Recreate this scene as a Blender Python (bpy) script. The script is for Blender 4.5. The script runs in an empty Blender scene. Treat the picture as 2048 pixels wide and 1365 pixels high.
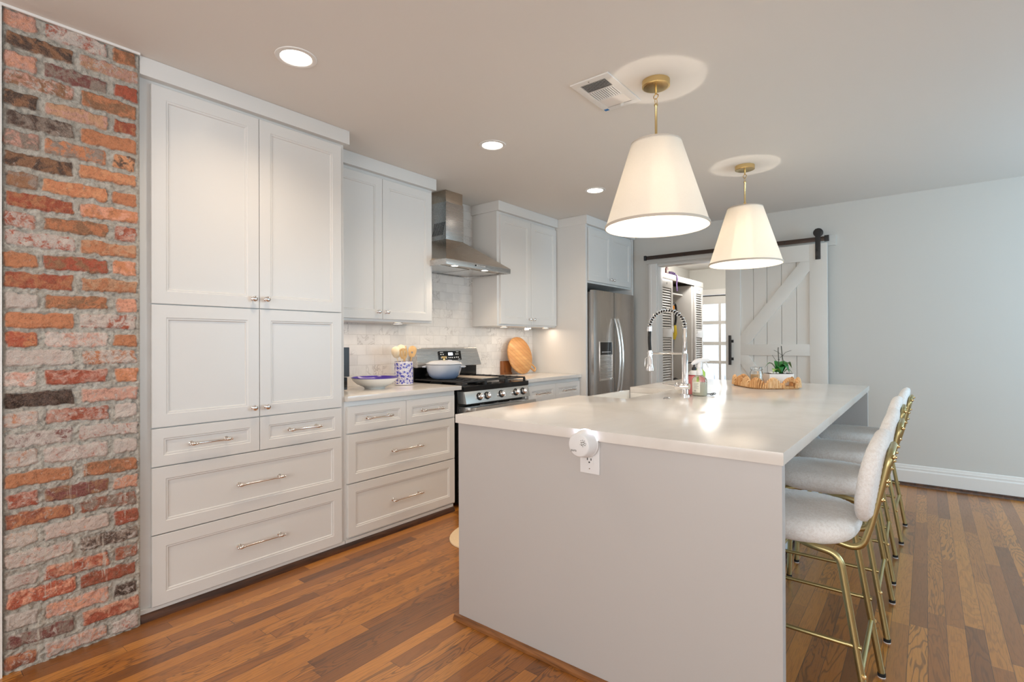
import bpy, bmesh, math, random
import numpy as np
from mathutils import Vector, Matrix
PI = math.pi
random.seed(7)
S = bpy.context.scene
COL = S.collection

# ------------------------------------------------------------------ camera, world, light, exposure
cam_d = bpy.data.cameras.new('camera')
cam_d.sensor_width = 36.0
cam_d.lens = 36.0 * 1033.49 / 2048
cam_d.clip_start = 0.05
cam = bpy.data.objects.new('camera', cam_d); COL.objects.link(cam)
CAM_YAW, CAM_PITCH, CAM_ROLL = -0.6755, 0.0029, 0.0037
cam.matrix_world = (Matrix.Translation((0, 0, 1.2334)) @ Matrix.Rotation(-CAM_YAW, 4, 'Z')
                    @ Matrix.Rotation(PI/2 + CAM_PITCH, 4, 'X') @ Matrix.Rotation(-CAM_ROLL, 4, 'Z'))
S.camera = cam
S.view_settings.view_transform = 'Standard'
S.view_settings.look = 'None'
S.view_settings.gamma = 1.0
S.view_settings.exposure = 0.05
S.view_settings.use_curve_mapping = False

world = bpy.data.worlds.new('daylight_sky'); S.world = world
world.use_nodes = True
bg = world.node_tree.nodes['Background']
bg.inputs[0].default_value = (0.86, 0.93, 1.0, 1); bg.inputs[1].default_value = 2.4

def area(name, loc, rot, sx, sy, power, color, spread=PI):
    d = bpy.data.lights.new(name, 'AREA'); d.shape = 'RECTANGLE'; d.size = sx; d.size_y = sy
    d.energy = power; d.color = color; d.spread = spread
    o = bpy.data.objects.new(name, d); o.location = loc; o.rotation_euler = rot
    COL.objects.link(o); return o
DAY = (0.44, 0.76, 1.0)
# daylight through the two windows of the right wall, plus added fill behind the camera
area('window_and_fill_light', (2.68, 4.25, 1.5), (0, PI/2, 0), 1.3, 1.7, 58, DAY)
area('window_and_fill_light', (2.68, 0.6, 1.5), (0, PI/2, 0), 1.3, 1.6, 14, (0.66, 0.86, 1.0))
area('window_and_fill_light', (0.0, -2.48, 1.5), (PI/2, 0, 0), 3.4, 1.5, 66, (1.0, 0.945, 0.89))  # soft fill lamp added in an invented opening behind the camera
area('laundry_daylight', (-2.3, 8.62, 1.2), (-PI/2, 0, 0), 0.8, 1.6, 9, (0.95, 0.98, 1.0))

# ------------------------------------------------------------------ materials
def lin(c):
    c = c / 255.0
    return c / 12.92 if c <= 0.04045 else ((c + 0.055) / 1.055) ** 2.4
def C(r, g, b): return (lin(r), lin(g), lin(b), 1.0)

class Mt:
    def __init__(s, name, color=None, rough=0.5, metal=0.0, spec=0.5):
        s.m = bpy.data.materials.new(name); s.m.use_nodes = True
        s.nt = s.m.node_tree; s.b = s.nt.nodes['Principled BSDF']
        if color: s.b.inputs['Base Color'].default_value = color
        s.b.inputs['Roughness'].default_value = rough
        s.b.inputs['Metallic'].default_value = metal
        s.b.inputs['Specular IOR Level'].default_value = spec
    def n(s, t, **k):
        nd = s.nt.nodes.new(t)
        for a, v in k.items(): setattr(nd, a, v)
        return nd
    def put(s, sock, v):
        if isinstance(v, bpy.types.NodeSocket): s.nt.links.new(v, sock)
        elif v is not None:
            try: sock.default_value = v
            except Exception: sock.default_value = (v, v, v)
    def pos(s): return s.n('ShaderNodeNewGeometry').outputs['Position']
    def obj(s): return s.n('ShaderNodeTexCoord').outputs['Object']
    def math(s, op, a, b=None, c=None):
        nd = s.n('ShaderNodeMath', operation=op); s.put(nd.inputs[0], a)
        if b is not None: s.put(nd.inputs[1], b)
        if c is not None: s.put(nd.inputs[2], c)
        return nd.outputs[0]
    def vm(s, op, a, b=None):
        nd = s.n('ShaderNodeVectorMath', operation=op); s.put(nd.inputs[0], a)
        if b is not None: s.put(nd.inputs[1], b)
        return nd.outputs[0]
    def sep(s, v):
        nd = s.n('ShaderNodeSeparateXYZ'); s.put(nd.inputs[0], v); return nd.outputs
    def comb(s, x, y, z):
        nd = s.n('ShaderNodeCombineXYZ')
        for i, v in enumerate((x, y, z)): s.put(nd.inputs[i], v)
        return nd.outputs[0]
    def noise(s, vec, scale=5, detail=3, rough=0.55, dist=0.0, color=False):
        nd = s.n('ShaderNodeTexNoise'); s.put(nd.inputs['Vector'], vec)
        nd.inputs['Scale'].default_value = scale; nd.inputs['Detail'].default_value = detail
        nd.inputs['Roughness'].default_value = rough; nd.inputs['Distortion'].default_value = dist
        return nd.outputs['Color' if color else 'Fac']
    def white(s, vec):
        nd = s.n('ShaderNodeTexWhiteNoise', noise_dimensions='3D'); s.put(nd.inputs['Vector'], vec)
        return nd.outputs
    def ramp(s, f, stops, interp='LINEAR'):
        nd = s.n('ShaderNodeValToRGB'); s.put(nd.inputs[0], f); cr = nd.color_ramp; cr.interpolation = interp
        while len(cr.elements) < len(stops): cr.elements.new(0.5)
        for e, (p, c) in zip(cr.elements, stops):
            e.position = p; e.color = c if len(c) == 4 else (*c, 1)
        return nd.outputs[0]
    def sstep(s, v, a, b):
        nd = s.n('ShaderNodeMapRange', interpolation_type='SMOOTHSTEP'); s.put(nd.inputs[0], v)
        nd.inputs[1].default_value = a; nd.inputs[2].default_value = b
        nd.inputs[3].default_value = 0; nd.inputs[4].default_value = 1
        return nd.outputs[0]
    def mix(s, f, a, b, mode='MIX'):
        nd = s.n('ShaderNodeMix', data_type='RGBA', blend_type=mode)
        s.put(nd.inputs[0], f); s.put(nd.inputs[6], a); s.put(nd.inputs[7], b)
        return nd.outputs[2]
    def bump(s, h, strength=0.3, dist=0.01, normal=None):
        nd = s.n('ShaderNodeBump'); nd.inputs['Strength'].default_value = strength
        nd.inputs['Distance'].default_value = dist; s.put(nd.inputs['Height'], h)
        if normal is not None: s.put(nd.inputs['Normal'], normal)
        s.nt.links.new(nd.outputs[0], s.b.inputs['Normal']); return nd.outputs[0]
    def base(s, v): s.put(s.b.inputs['Base Color'], v)
    def rough(s, v): s.put(s.b.inputs['Roughness'], v)

def simple(name, c, rough=0.5, metal=0.0, spec=0.5, var=0.03, scale=6, bump=0.0, bscale=60, coat=0.0):
    """painted / plain surface with a slight procedural variation"""
    m = Mt(name, c, rough, metal, spec)
    nz = m.noise(m.obj(), scale, 3)
    d = tuple(x * (1 - var) for x in c[:3]) + (1,); u = tuple(min(1, x * (1 + var)) for x in c[:3]) + (1,)
    m.base(m.mix(nz, d, u))
    if bump: m.bump(m.noise(m.obj(), bscale, 4), bump, 0.002)
    if coat: m.b.inputs['Coat Weight'].default_value = coat
    return m.m

def emis(name, c, strength):
    m = Mt(name, (0.8, 0.8, 0.8, 1), 0.5)
    m.b.inputs['Emission Color'].default_value = c; m.b.inputs['Emission Strength'].default_value = strength
    return m.m

M = {}
M['wall'] = simple('wall_paint', C(208, 207, 202), 0.6, spec=0.3, var=0.01, scale=2, bump=0.05, bscale=220)
M['ceiling'] = simple('ceiling_paint', C(226, 223, 218), 0.75, spec=0.2, var=0.012, scale=1.5, bump=0.05, bscale=180)
M['trim'] = simple('trim_paint', C(232, 230, 226), 0.35, var=0.01)
M['cab'] = simple('cabinet_paint', C(221, 220, 217), 0.34, var=0.012, scale=3)
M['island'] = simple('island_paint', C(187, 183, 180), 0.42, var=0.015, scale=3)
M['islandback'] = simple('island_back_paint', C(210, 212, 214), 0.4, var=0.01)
M['barn'] = simple('barn_door_paint', C(221, 219, 213), 0.4, var=0.015)
M['chrome'] = simple('polished_chrome', (0.86, 0.86, 0.87, 1), 0.08, 1.0, var=0.01)
M['nickel'] = simple('polished_nickel', (0.78, 0.74, 0.70, 1), 0.14, 1.0, var=0.01)
M['black'] = simple('black_metal', C(32, 32, 33), 0.42, var=0.05)
M['blackgloss'] = simple('black_gloss', C(16, 16, 17), 0.15, var=0.02)
M['castiron'] = simple('cast_iron', C(40, 38, 37), 0.5, var=0.1, scale=40, bump=0.2, bscale=300)
M['bronze'] = simple('dark_bronze_rail', C(66, 52, 45), 0.35, 0.4, var=0.08, scale=12)
M['rubber'] = simple('black_rubber', C(22, 22, 22), 0.7)
M['whiteplastic'] = simple('white_plastic', C(226, 226, 226), 0.35, var=0.01)
M['pureceramic'] = simple('white_glaze', C(235, 233, 228), 0.12, var=0.01, coat=0.3)
M['dark'] = simple('dark_interior', C(40, 38, 36), 0.7)
M['slot'] = simple('slot_black', C(20, 20, 20), 0.6)
M['lens'] = emis('downlight_lens', (1.0, 0.90, 0.80, 1), 14)
M['hoodlens'] = emis('hood_lens', (1.0, 0.86, 0.70, 1), 12)
M['ledbar'] = emis('led_strip', (1.0, 0.80, 0.58, 1), 5)
M['bulb'] = emis('bulb_glow', (1.0, 0.84, 0.66, 1), 6)
M['led'] = emis('night_light_glow', (0.80, 0.80, 1.0, 1), 1.6)
M['display'] = emis('clock_display', (0.75, 0.80, 1.0, 1), 2.0)
M['purple'] = simple('purple_ribbon', C(140, 95, 190), 0.6)
M['redcraft'] = simple('red_craft_wood', C(150, 70, 60), 0.6, var=0.2, scale=30)
M['blueSticker'] = simple('blue_sticker', C(40, 110, 170), 0.5)
M['orchid'] = None

def brushed(name, c, rough, axis, streak=0.25):
    m = Mt(name, c, rough, 1.0)
    p = m.obj(); sx = [90, 90, 90]; sx[axis] = 1.5
    v = m.vm('MULTIPLY', p, tuple(sx))
    nz = m.noise(v, 2.0, 4, 0.6)
    m.base(m.mix(nz, tuple(x*0.95 for x in c[:3]) + (1,), c))
    m.rough(m.math('MULTIPLY_ADD', nz, streak, rough - streak/2))
    m.b.inputs['Anisotropic'].default_value = 0.4
    return m.m
M['steel'] = brushed('brushed_stainless', (0.60, 0.585, 0.57, 1), 0.27, 1, 0.10)
M['steelfridge'] = brushed('fridge_stainless', (0.50, 0.47, 0.445, 1), 0.26, 2, 0.10)
M['steelpale'] = brushed('pale_stainless', (0.74, 0.73, 0.71, 1), 0.24, 1, 0.08)
M['hood'] = brushed('hood_stainless', (0.58, 0.49, 0.40, 1), 0.26, 1, 0.12)
M['brass'] = brushed('brushed_brass', (0.72, 0.55, 0.27, 1), 0.26, 2, 0.08)
M['gold'] = brushed('satin_gold_tube', (0.47, 0.39, 0.19, 1), 0.36, 2, 0.06)

def m_quartz():
    m = Mt('white_quartz', None, 0.17)
    p = m.pos(); n1 = m.noise(p, 1.2, 5, 0.6, 1.2); n2 = m.noise(p, 220, 2, 0.5)
    c = m.mix(m.sstep(n1, 0.35, 0.7), C(226, 222, 216), C(214, 209, 202))
    c = m.mix(m.math('MULTIPLY', m.sstep(n2, 0.66, 0.78), 0.10), c, C(178, 170, 160))
    m.base(c); m.b.inputs['Specular IOR Level'].default_value = 0.5
    m.rough(m.math('MULTIPLY_ADD', n1, 0.06, 0.13))
    return m.m
M['quartz'] = m_quartz()

def m_marble():
    m = Mt('marble_subway_tile', None, 0.22)
    x, y, z = m.sep(m.pos())
    TW, TH = 0.152, 0.0765
    row = m.math('FLOOR', m.math('DIVIDE', m.math('SUBTRACT', z, 0.914), TH))
    off = m.math('MULTIPLY', m.math('MODULO', m.math('ABSOLUTE', row), 2.0), 0.5)
    u = m.math('ADD', m.math('DIVIDE', y, TW), off)
    cu = m.math('FLOOR', u); fu = m.math('FRACT', u)
    fv = m.math('FRACT', m.math('DIVIDE', m.math('SUBTRACT', z, 0.914), TH))
    idv = m.comb(cu, row, 0.0); w = m.white(idv)
    eu = m.math('MULTIPLY', m.math('MINIMUM', fu, m.math('SUBTRACT', 1.0, fu)), TW)
    ev = m.math('MULTIPLY', m.math('MINIMUM', fv, m.math('SUBTRACT', 1.0, fv)), TH)
    edge = m.sstep(m.math('MINIMUM', eu, ev), 0.0004, 0.0017)
    q = m.vm('ADD', m.comb(x, y, z), m.vm('MULTIPLY', w['Color'], (7.0, 7.0, 7.0)))
    n1 = m.noise(q, 9.0, 5, 0.6, 1.4)
    vein = m.math('ABSOLUTE', m.math('SUBTRACT', n1, 0.5))
    vein = m.math('SUBTRACT', 1.0, m.sstep(vein, 0.0, 0.045))
    cloud = m.noise(q, 5.0, 4, 0.6)
    c = m.mix(m.sstep(cloud, 0.35, 0.75), C(230, 225, 219), C(214, 209, 204))
    c = m.mix(m.math('MULTIPLY', vein, m.sstep(m.noise(q, 3.0, 2), 0.48, 0.66)), c, C(186, 179, 173))
    c = m.mix(m.math('MULTIPLY', w['Value'], 0.25), c, C(208, 205, 203))
    c = m.mix(edge, C(198, 192, 184), c)
    m.base(c); m.bump(edge, 0.35, 0.0015)
    return m.m
M['marble'] = m_marble()

def m_floor():
    m = Mt('oak_strip_floor', None, 0.3)
    x, y, z = m.sep(m.pos())
    W = 0.0625
    xr = m.math('DIVIDE', x, W); col = m.math('FLOOR', xr); fx = m.math('FRACT', xr)
    r1 = m.white(m.comb(col, 3.0, 0.0))['Value']
    ln = m.math('MULTIPLY_ADD', r1, 0.5, 0.75)
    yy = m.math('DIVIDE', m.math('ADD', y, m.math('MULTIPLY', r1, 9.7)), ln)
    seg = m.math('FLOOR', yy); fy = m.math('FRACT', yy)
    w = m.white(m.comb(col, seg, 1.0)); rv = w['Value']
    ex = m.math('MULTIPLY', m.math('MINIMUM', fx, m.math('SUBTRACT', 1.0, fx)), W)
    ey = m.math('MULTIPLY', m.math('MINIMUM', fy, m.math('SUBTRACT', 1.0, fy)), 0.9)
    gap = m.sstep(m.math('MINIMUM', ex, ey), 0.0002, 0.0012)
    q = m.vm('ADD', m.comb(m.math('MULTIPLY', x, 11.0), m.math('MULTIPLY', y, 1.5), 0.0), m.vm('MULTIPLY', w['Color'], (23.0, 17.0, 9.0)))
    big = m.noise(q, 0.9, 3, 0.5, 0.5)
    rings = m.math('FRACT', m.math('MULTIPLY', big, 17.0))
    rl = m.math('SUBTRACT', 1.0, m.sstep(m.math('ABSOLUTE', m.math('SUBTRACT', rings, 0.5)), 0.05, 0.24))
    fine = m.noise(m.vm('MULTIPLY', m.comb(x, y, 0.0), (260.0, 9.0, 1.0)), 1.0, 4, 0.65)
    c = m.ramp(rv, [(0.0, C(116, 68, 22)), (0.2, C(154, 94, 34)), (0.6, C(180, 114, 42)), (1.0, C(200, 132, 54))])
    c = m.mix(m.math('MULTIPLY', rl, 0.40), c, m.mix(0.28, c, C(30, 14, 5)), 'MIX')
    dk = m.math('MULTIPLY', rl, m.sstep(m.white(m.comb(col, seg, 5.0))['Value'], 0.25, 0.8))
    c = m.mix(m.math('MULTIPLY', dk, 0.50), c, C(62, 36, 17))
    c = m.mix(m.math('MULTIPLY', m.sstep(fine, 0.48, 0.68), 0.34), c, C(84, 46, 18))
    c = m.mix(gap, C(36, 21, 13), c)
    m.base(c)
    m.rough(m.math('MULTIPLY_ADD', fine, 0.18, 0.24)); m.b.inputs['Coat Weight'].default_value = 0.6; m.b.inputs['Coat Roughness'].default_value = 0.3
    h = m.math('ADD', m.math('MULTIPLY', gap, 0.7), m.math('MULTIPLY', m.math('SUBTRACT', 1.0, rl), 0.2))
    m.bump(h, 0.22, 0.002)
    return m.m
M['floor'] = m_floor()

def wood(name, c1, c2, scale=14, axis=1, rough=0.4, stripes=0.0):
    m = Mt(name, None, rough)
    p = m.obj(); s3 = [scale]*3; s3[axis] = scale/10
    v = m.vm('MULTIPLY', p, tuple(s3))
    n = m.noise(v, 1.5, 5, 0.6, 0.8)
    n2 = m.noise(v, 9, 3, 0.6)
    c = m.mix(m.sstep(n, 0.3, 0.7), c1, c2)
    c = m.mix(m.math('MULTIPLY', m.sstep(n2, 0.45, 0.75), 0.25), c, tuple(x*0.5 for x in c2[:3]) + (1,))
    if stripes:
        pp = m.sep(p); d = m.math('DIVIDE', m.math('ADD', pp[2], m.math('MULTIPLY', pp[1], 0.75)), stripes)
        w = m.white(m.comb(m.math('FLOOR', d), 0.0, 0.0))['Value']
        c = m.mix(m.math('MULTIPLY', w, 0.75), c, C(190, 122, 62))
        f = m.math('FRACT', d); e = m.sstep(m.math('MINIMUM', f, m.math('SUBTRACT', 1.0, f)), 0.0, 0.05)
        c = m.mix(e, C(150, 96, 52), c)
    m.base(c); m.bump(n2, 0.1, 0.001)
    return m.m
M['shoe'] = wood('stained_quarter_round', C(132, 84, 44), C(84, 50, 28), 20, 1, 0.35)
M['shoeX'] = wood('stained_quarter_round_cross', C(150, 98, 54), C(96, 58, 30), 20, 0, 0.35)
M['darkwood'] = wood('dark_toe_moulding', C(92, 56, 34), C(48, 28, 18), 20, 1, 0.35)
M['board'] = wood('striped_cutting_board_wood', C(222, 172, 112), C(205, 150, 92), 16, 1, 0.45, stripes=0.045)
M['boxwood'] = wood('brown_box_wood', C(160, 98, 48), C(118, 66, 30), 16, 2, 0.4)
M['spoonwood'] = wood('beech_spoon_wood', C(226, 192, 140), C(205, 164, 108), 22, 2, 0.5)
M['palespoon'] = wood('pale_spoon_wood', C(240, 226, 200), C(226, 206, 172), 22, 2, 0.5)

def m_brick():
    m = Mt('reclaimed_brick_and_mortar', None, 0.9, spec=0.2)
    at = m.n('ShaderNodeAttribute', attribute_name='tone').outputs['Color']
    at2 = m.n('ShaderNodeAttribute', attribute_name='tone2').outputs['Color']
    info = m.n('ShaderNodeAttribute', attribute_name='info').outputs['Color']
    br, ww, dr = m.sep(info)
    p = m.pos()
    n1 = m.noise(p, 26, 5, 0.65, 0.6); n2 = m.noise(p, 75, 4, 0.7); n3 = m.noise(p, 240, 3, 0.7)
    n4 = m.noise(m.vm('ADD', p, (3.3, 1.7, 5.1)), 34, 5, 0.7, 1.0)
    c = m.mix(m.sstep(n1, 0.42, 0.60), at, at2)
    c = m.mix(m.math('MULTIPLY', m.sstep(n2, 0.46, 0.70), 0.45), c, C(110, 76, 62))
    thr = m.math('SUBTRACT', 0.80, m.math('MULTIPLY', ww, 0.50))
    wf = m.sstep(m.math('SUBTRACT', m.math('MULTIPLY_ADD', n2, 0.25, m.math('MULTIPLY', n4, 0.85)), thr), -0.04, 0.10)
    c = m.mix(m.math('MULTIPLY', wf, 0.82), c, C(206, 196, 188))
    c = m.mix(m.math('MULTIPLY', m.sstep(n3, 0.35, 0.7), 0.14), c, C(236, 200, 170))
    mo = m.mix(m.sstep(n1, 0.35, 0.65), C(208, 202, 191), C(184, 176, 164))
    mo = m.mix(m.math('MULTIPLY', m.sstep(n2, 0.5, 0.7), 0.5), mo, C(138, 131, 122))
    mo = m.mix(m.math('MULTIPLY', m.sstep(n3, 0.5, 0.8), 0.4), mo, C(208, 202, 192))
    c = m.mix(br, mo, c)
    # dried mortar runs low on the stack
    x, y, z = m.sep(p)
    dv = m.comb(0.0, m.math('MULTIPLY', y, 38.0), m.math('MULTIPLY', z, 2.6))
    run = m.noise(dv, 1.0, 3, 0.6)
    c = m.mix(m.math('MULTIPLY', m.sstep(run, 0.60, 0.68), m.math('MULTIPLY', dr, 0.75)), c, C(214, 204, 190))
    m.base(c)
    m.bump(m.math('MULTIPLY_ADD', n2, 0.8, m.math('MULTIPLY', n3, 0.55)), 1.0, 0.009)
    return m.m
M['brick'] = m_brick()

def m_fabric():
    m = Mt('white_boucle', None, 0.95, spec=0.1)
    p = m.obj(); a = m.noise(p, 130, 3, 0.6, 0.8); b = m.noise(p, 320, 2, 0.6)
    m.base(m.mix(m.sstep(a, 0.3, 0.62), C(228, 223, 218), C(240, 238, 235)))
    m.bump(m.math('MULTIPLY_ADD', a, 1.0, m.math('MULTIPLY', b, 0.4)), 0.55, 0.005)
    m.b.inputs['Sheen Weight'].default_value = 0.2
    return m.m
M['boucle'] = m_fabric()

def m_shade():
    m = Mt('linen_lamp_shade', None, 0.9); nt = m.nt
    p = m.obj(); n1 = m.noise(m.vm('MULTIPLY', p, (400.0, 400.0, 60.0)), 1, 2)
    col = m.mix(n1, C(238, 234, 226), C(250, 247, 240))
    d = m.n('ShaderNodeBsdfDiffuse'); t = m.n('ShaderNodeBsdfTranslucent')
    nt.links.new(col, d.inputs[0]); t.inputs[0].default_value = (0.96, 0.92, 0.86, 1)
    mx = m.n('ShaderNodeMixShader'); mx.inputs[0].default_value = 0.42
    nt.links.new(d.outputs[0], mx.inputs[1]); nt.links.new(t.outputs[0], mx.inputs[2])
    out = [n for n in nt.nodes if n.type == 'OUTPUT_MATERIAL'][0]
    nt.links.new(mx.outputs[0], out.inputs[0]); return m.m
M['shade'] = m_shade()
M['shadetrim'] = simple('shade_trim_tape', C(206, 196, 182), 0.8)

def m_floral():
    m = Mt('blue_floral_glaze', None, 0.15)
    g = m.sep(m.obj())
    ang = m.math('ARCTAN2', g[1], g[0])
    v = m.comb(m.math('MULTIPLY', ang, 3.2), m.math('MULTIPLY', g[2], 44.0), 0.0)
    vo = m.n('ShaderNodeTexVoronoi', voronoi_dimensions='2D', feature='F1'); m.put(vo.inputs['Vector'], v); vo.inputs['Scale'].default_value = 0.8
    vo.inputs['Randomness'].default_value = 0.75
    loc = m.vm('SUBTRACT', m.vm('MULTIPLY', v, (0.8, 0.8, 0.8)), vo.outputs['Position']); l = m.sep(loc)
    a2 = m.math('ARCTAN2', l[1], l[0])
    pet = m.math('MULTIPLY_ADD', m.math('SINE', m.math('MULTIPLY', a2, 6.0)), 0.07, 0.27)
    d = m.math('SUBTRACT', vo.outputs['Distance'], pet)
    flower = m.math('SUBTRACT', 1.0, m.sstep(d, 0.0, 0.04))
    core = m.sstep(vo.outputs['Distance'], 0.07, 0.10)
    n = m.noise(v, 2.6, 2, 0.5, 1.2)
    vine = m.math('SUBTRACT', 1.0, m.sstep(m.math('ABSOLUTE', m.math('SUBTRACT', n, 0.5)), 0.025, 0.04))
    leaf = m.sstep(m.noise(m.vm('ADD', v, (9.0, 4.0, 0.0)), 4.0, 1), 0.66, 0.69)
    f = m.math('MAXIMUM', m.math('MULTIPLY', flower, core), m.math('MAXIMUM', vine, leaf))
    band = m.sstep(m.math('ABSOLUTE', m.math('SUBTRACT', g[2], 0.089)), 0.079, 0.080)
    f2 = m.math('MULTIPLY', f, m.math('SUBTRACT', 1.0, band))
    c = m.mix(f2, C(236, 232, 230), C(44, 48, 168))
    line = m.sstep(m.math('ABSOLUTE', m.math('SUBTRACT', g[2], 0.089)), 0.0855, 0.0865)
    c = m.mix(m.math('MULTIPLY', line, 0.8), c, C(70, 74, 130))
    m.base(c); return m.m
M['floral'] = m_floral()

def m_enamel():
    m = Mt('blue_grey_enamel', None, 0.12)
    z = m.sep(m.obj())[2]
    m.base(m.mix(m.sstep(z, 0.0, 0.13), C(112, 134, 168), C(190, 196, 204)))
    m.b.inputs['Coat Weight'].default_value = 0.4; return m.m
M['enamel'] = m_enamel()
M['enamellid'] = simple('grey_enamel_lid', C(196, 200, 206), 0.12, coat=0.4)
M['purpleglaze'] = simple('violet_blue_glaze', C(70, 50, 150), 0.15)
M['rattan'] = wood('woven_water_hyacinth', C(222, 176, 122), C(176, 120, 66), 60, 2, 0.7)
M['rattan2'] = wood('woven_water_hyacinth_pale', C(232, 196, 150), C(200, 150, 96), 60, 2, 0.7)
M['leaf'] = simple('orchid_leaf', C(40, 110, 48), 0.3, var=0.35, scale=18)
M['leaf2'] = simple('light_leaf', C(110, 150, 70), 0.35, var=0.3, scale=18)
M['stem'] = simple('dark_stem', C(56, 60, 48), 0.6)
M['soil'] = simple('dark_soil', C(50, 42, 36), 0.9, var=0.4, scale=60, bump=0.5, bscale=200)
M['rug'] = simple('cream_woven_rug', C(232, 206, 168), 0.95, var=0.12, scale=90, bump=0.8, bscale=260)
M['tan'] = simple('kraft_label', C(176, 150, 112), 0.7, var=0.1, scale=60)
M['candlewax'] = simple('cream_wax', C(236, 226, 200), 0.5)
M['pink'] = simple('pink_soap', C(222, 130, 130), 0.3)
M['red'] = simple('dark_red_band', C(160, 40, 50), 0.4)
M['lime'] = simple('lime_label', C(178, 208, 80), 0.4)
M['labelwhite'] = simple('pale_label', C(222, 220, 206), 0.5)
M['ink'] = simple('grey_ink', C(128, 126, 120), 0.6)
M['orange'] = simple('orange_plastic', C(215, 135, 40), 0.4)
M['yellow'] = simple('yellow_plastic', C(205, 180, 50), 0.4)
M['greymetal'] = simple('grey_tube', C(170, 172, 176), 0.25, 0.7)
M['airfryer'] = simple('dark_grey_appliance', C(62, 66, 72), 0.25, var=0.04)
M['fence'] = simple('pale_outdoor_fence', C(226, 228, 230), 0.8)
M['griddle'] = simple('brushed_griddle_plate', (0.58, 0.50, 0.41, 1), 0.4, 0.8, var=0.1, scale=30)
M['beigeint'] = simple('closet_interior_paint', C(206, 194, 178), 0.7)

def m_glass(name, c, rough=0.03, alpha_mix=0.0):
    m = Mt(name, c, rough); m.b.inputs['Transmission Weight'].default_value = 1.0
    m.b.inputs['IOR'].default_value = 1.45
    nz = m.noise(m.obj(), 12, 1); m.rough(m.math('MULTIPLY_ADD', nz, 0.01, rough)); return m.m
M['glass'] = m_glass('clear_glass', (0.97, 0.98, 0.98, 1))
M['bottle'] = m_glass('pale_spray_bottle_plastic', (0.90, 0.89, 0.80, 1), 0.12)
def m_pane():
    m = Mt('window_pane', None, 0.02); nt = m.nt
    t = m.n('ShaderNodeBsdfTransparent'); g = m.n('ShaderNodeBsdfGlossy'); g.inputs['Roughness'].default_value = 0.02
    nz = m.noise(m.obj(), 3, 1); nt.links.new(m.mix(nz, (0.96, 0.98, 0.99, 1), (0.93, 0.96, 0.97, 1)), t.inputs[0])
    mx = m.n('ShaderNodeMixShader'); mx.inputs[0].default_value = 0.06
    nt.links.new(t.outputs[0], mx.inputs[1]); nt.links.new(g.outputs[0], mx.inputs[2])
    out = [n for n in nt.nodes if n.type == 'OUTPUT_MATERIAL'][0]; nt.links.new(mx.outputs[0], out.inputs[0])
    return m.m
M['pane'] = m_pane()

# ------------------------------------------------------------------ mesh helpers
def org(o):
    v = Vector((0, 0, 0))
    while o is not None:
        v += Vector(o.location); o = o.parent
    return v

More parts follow.
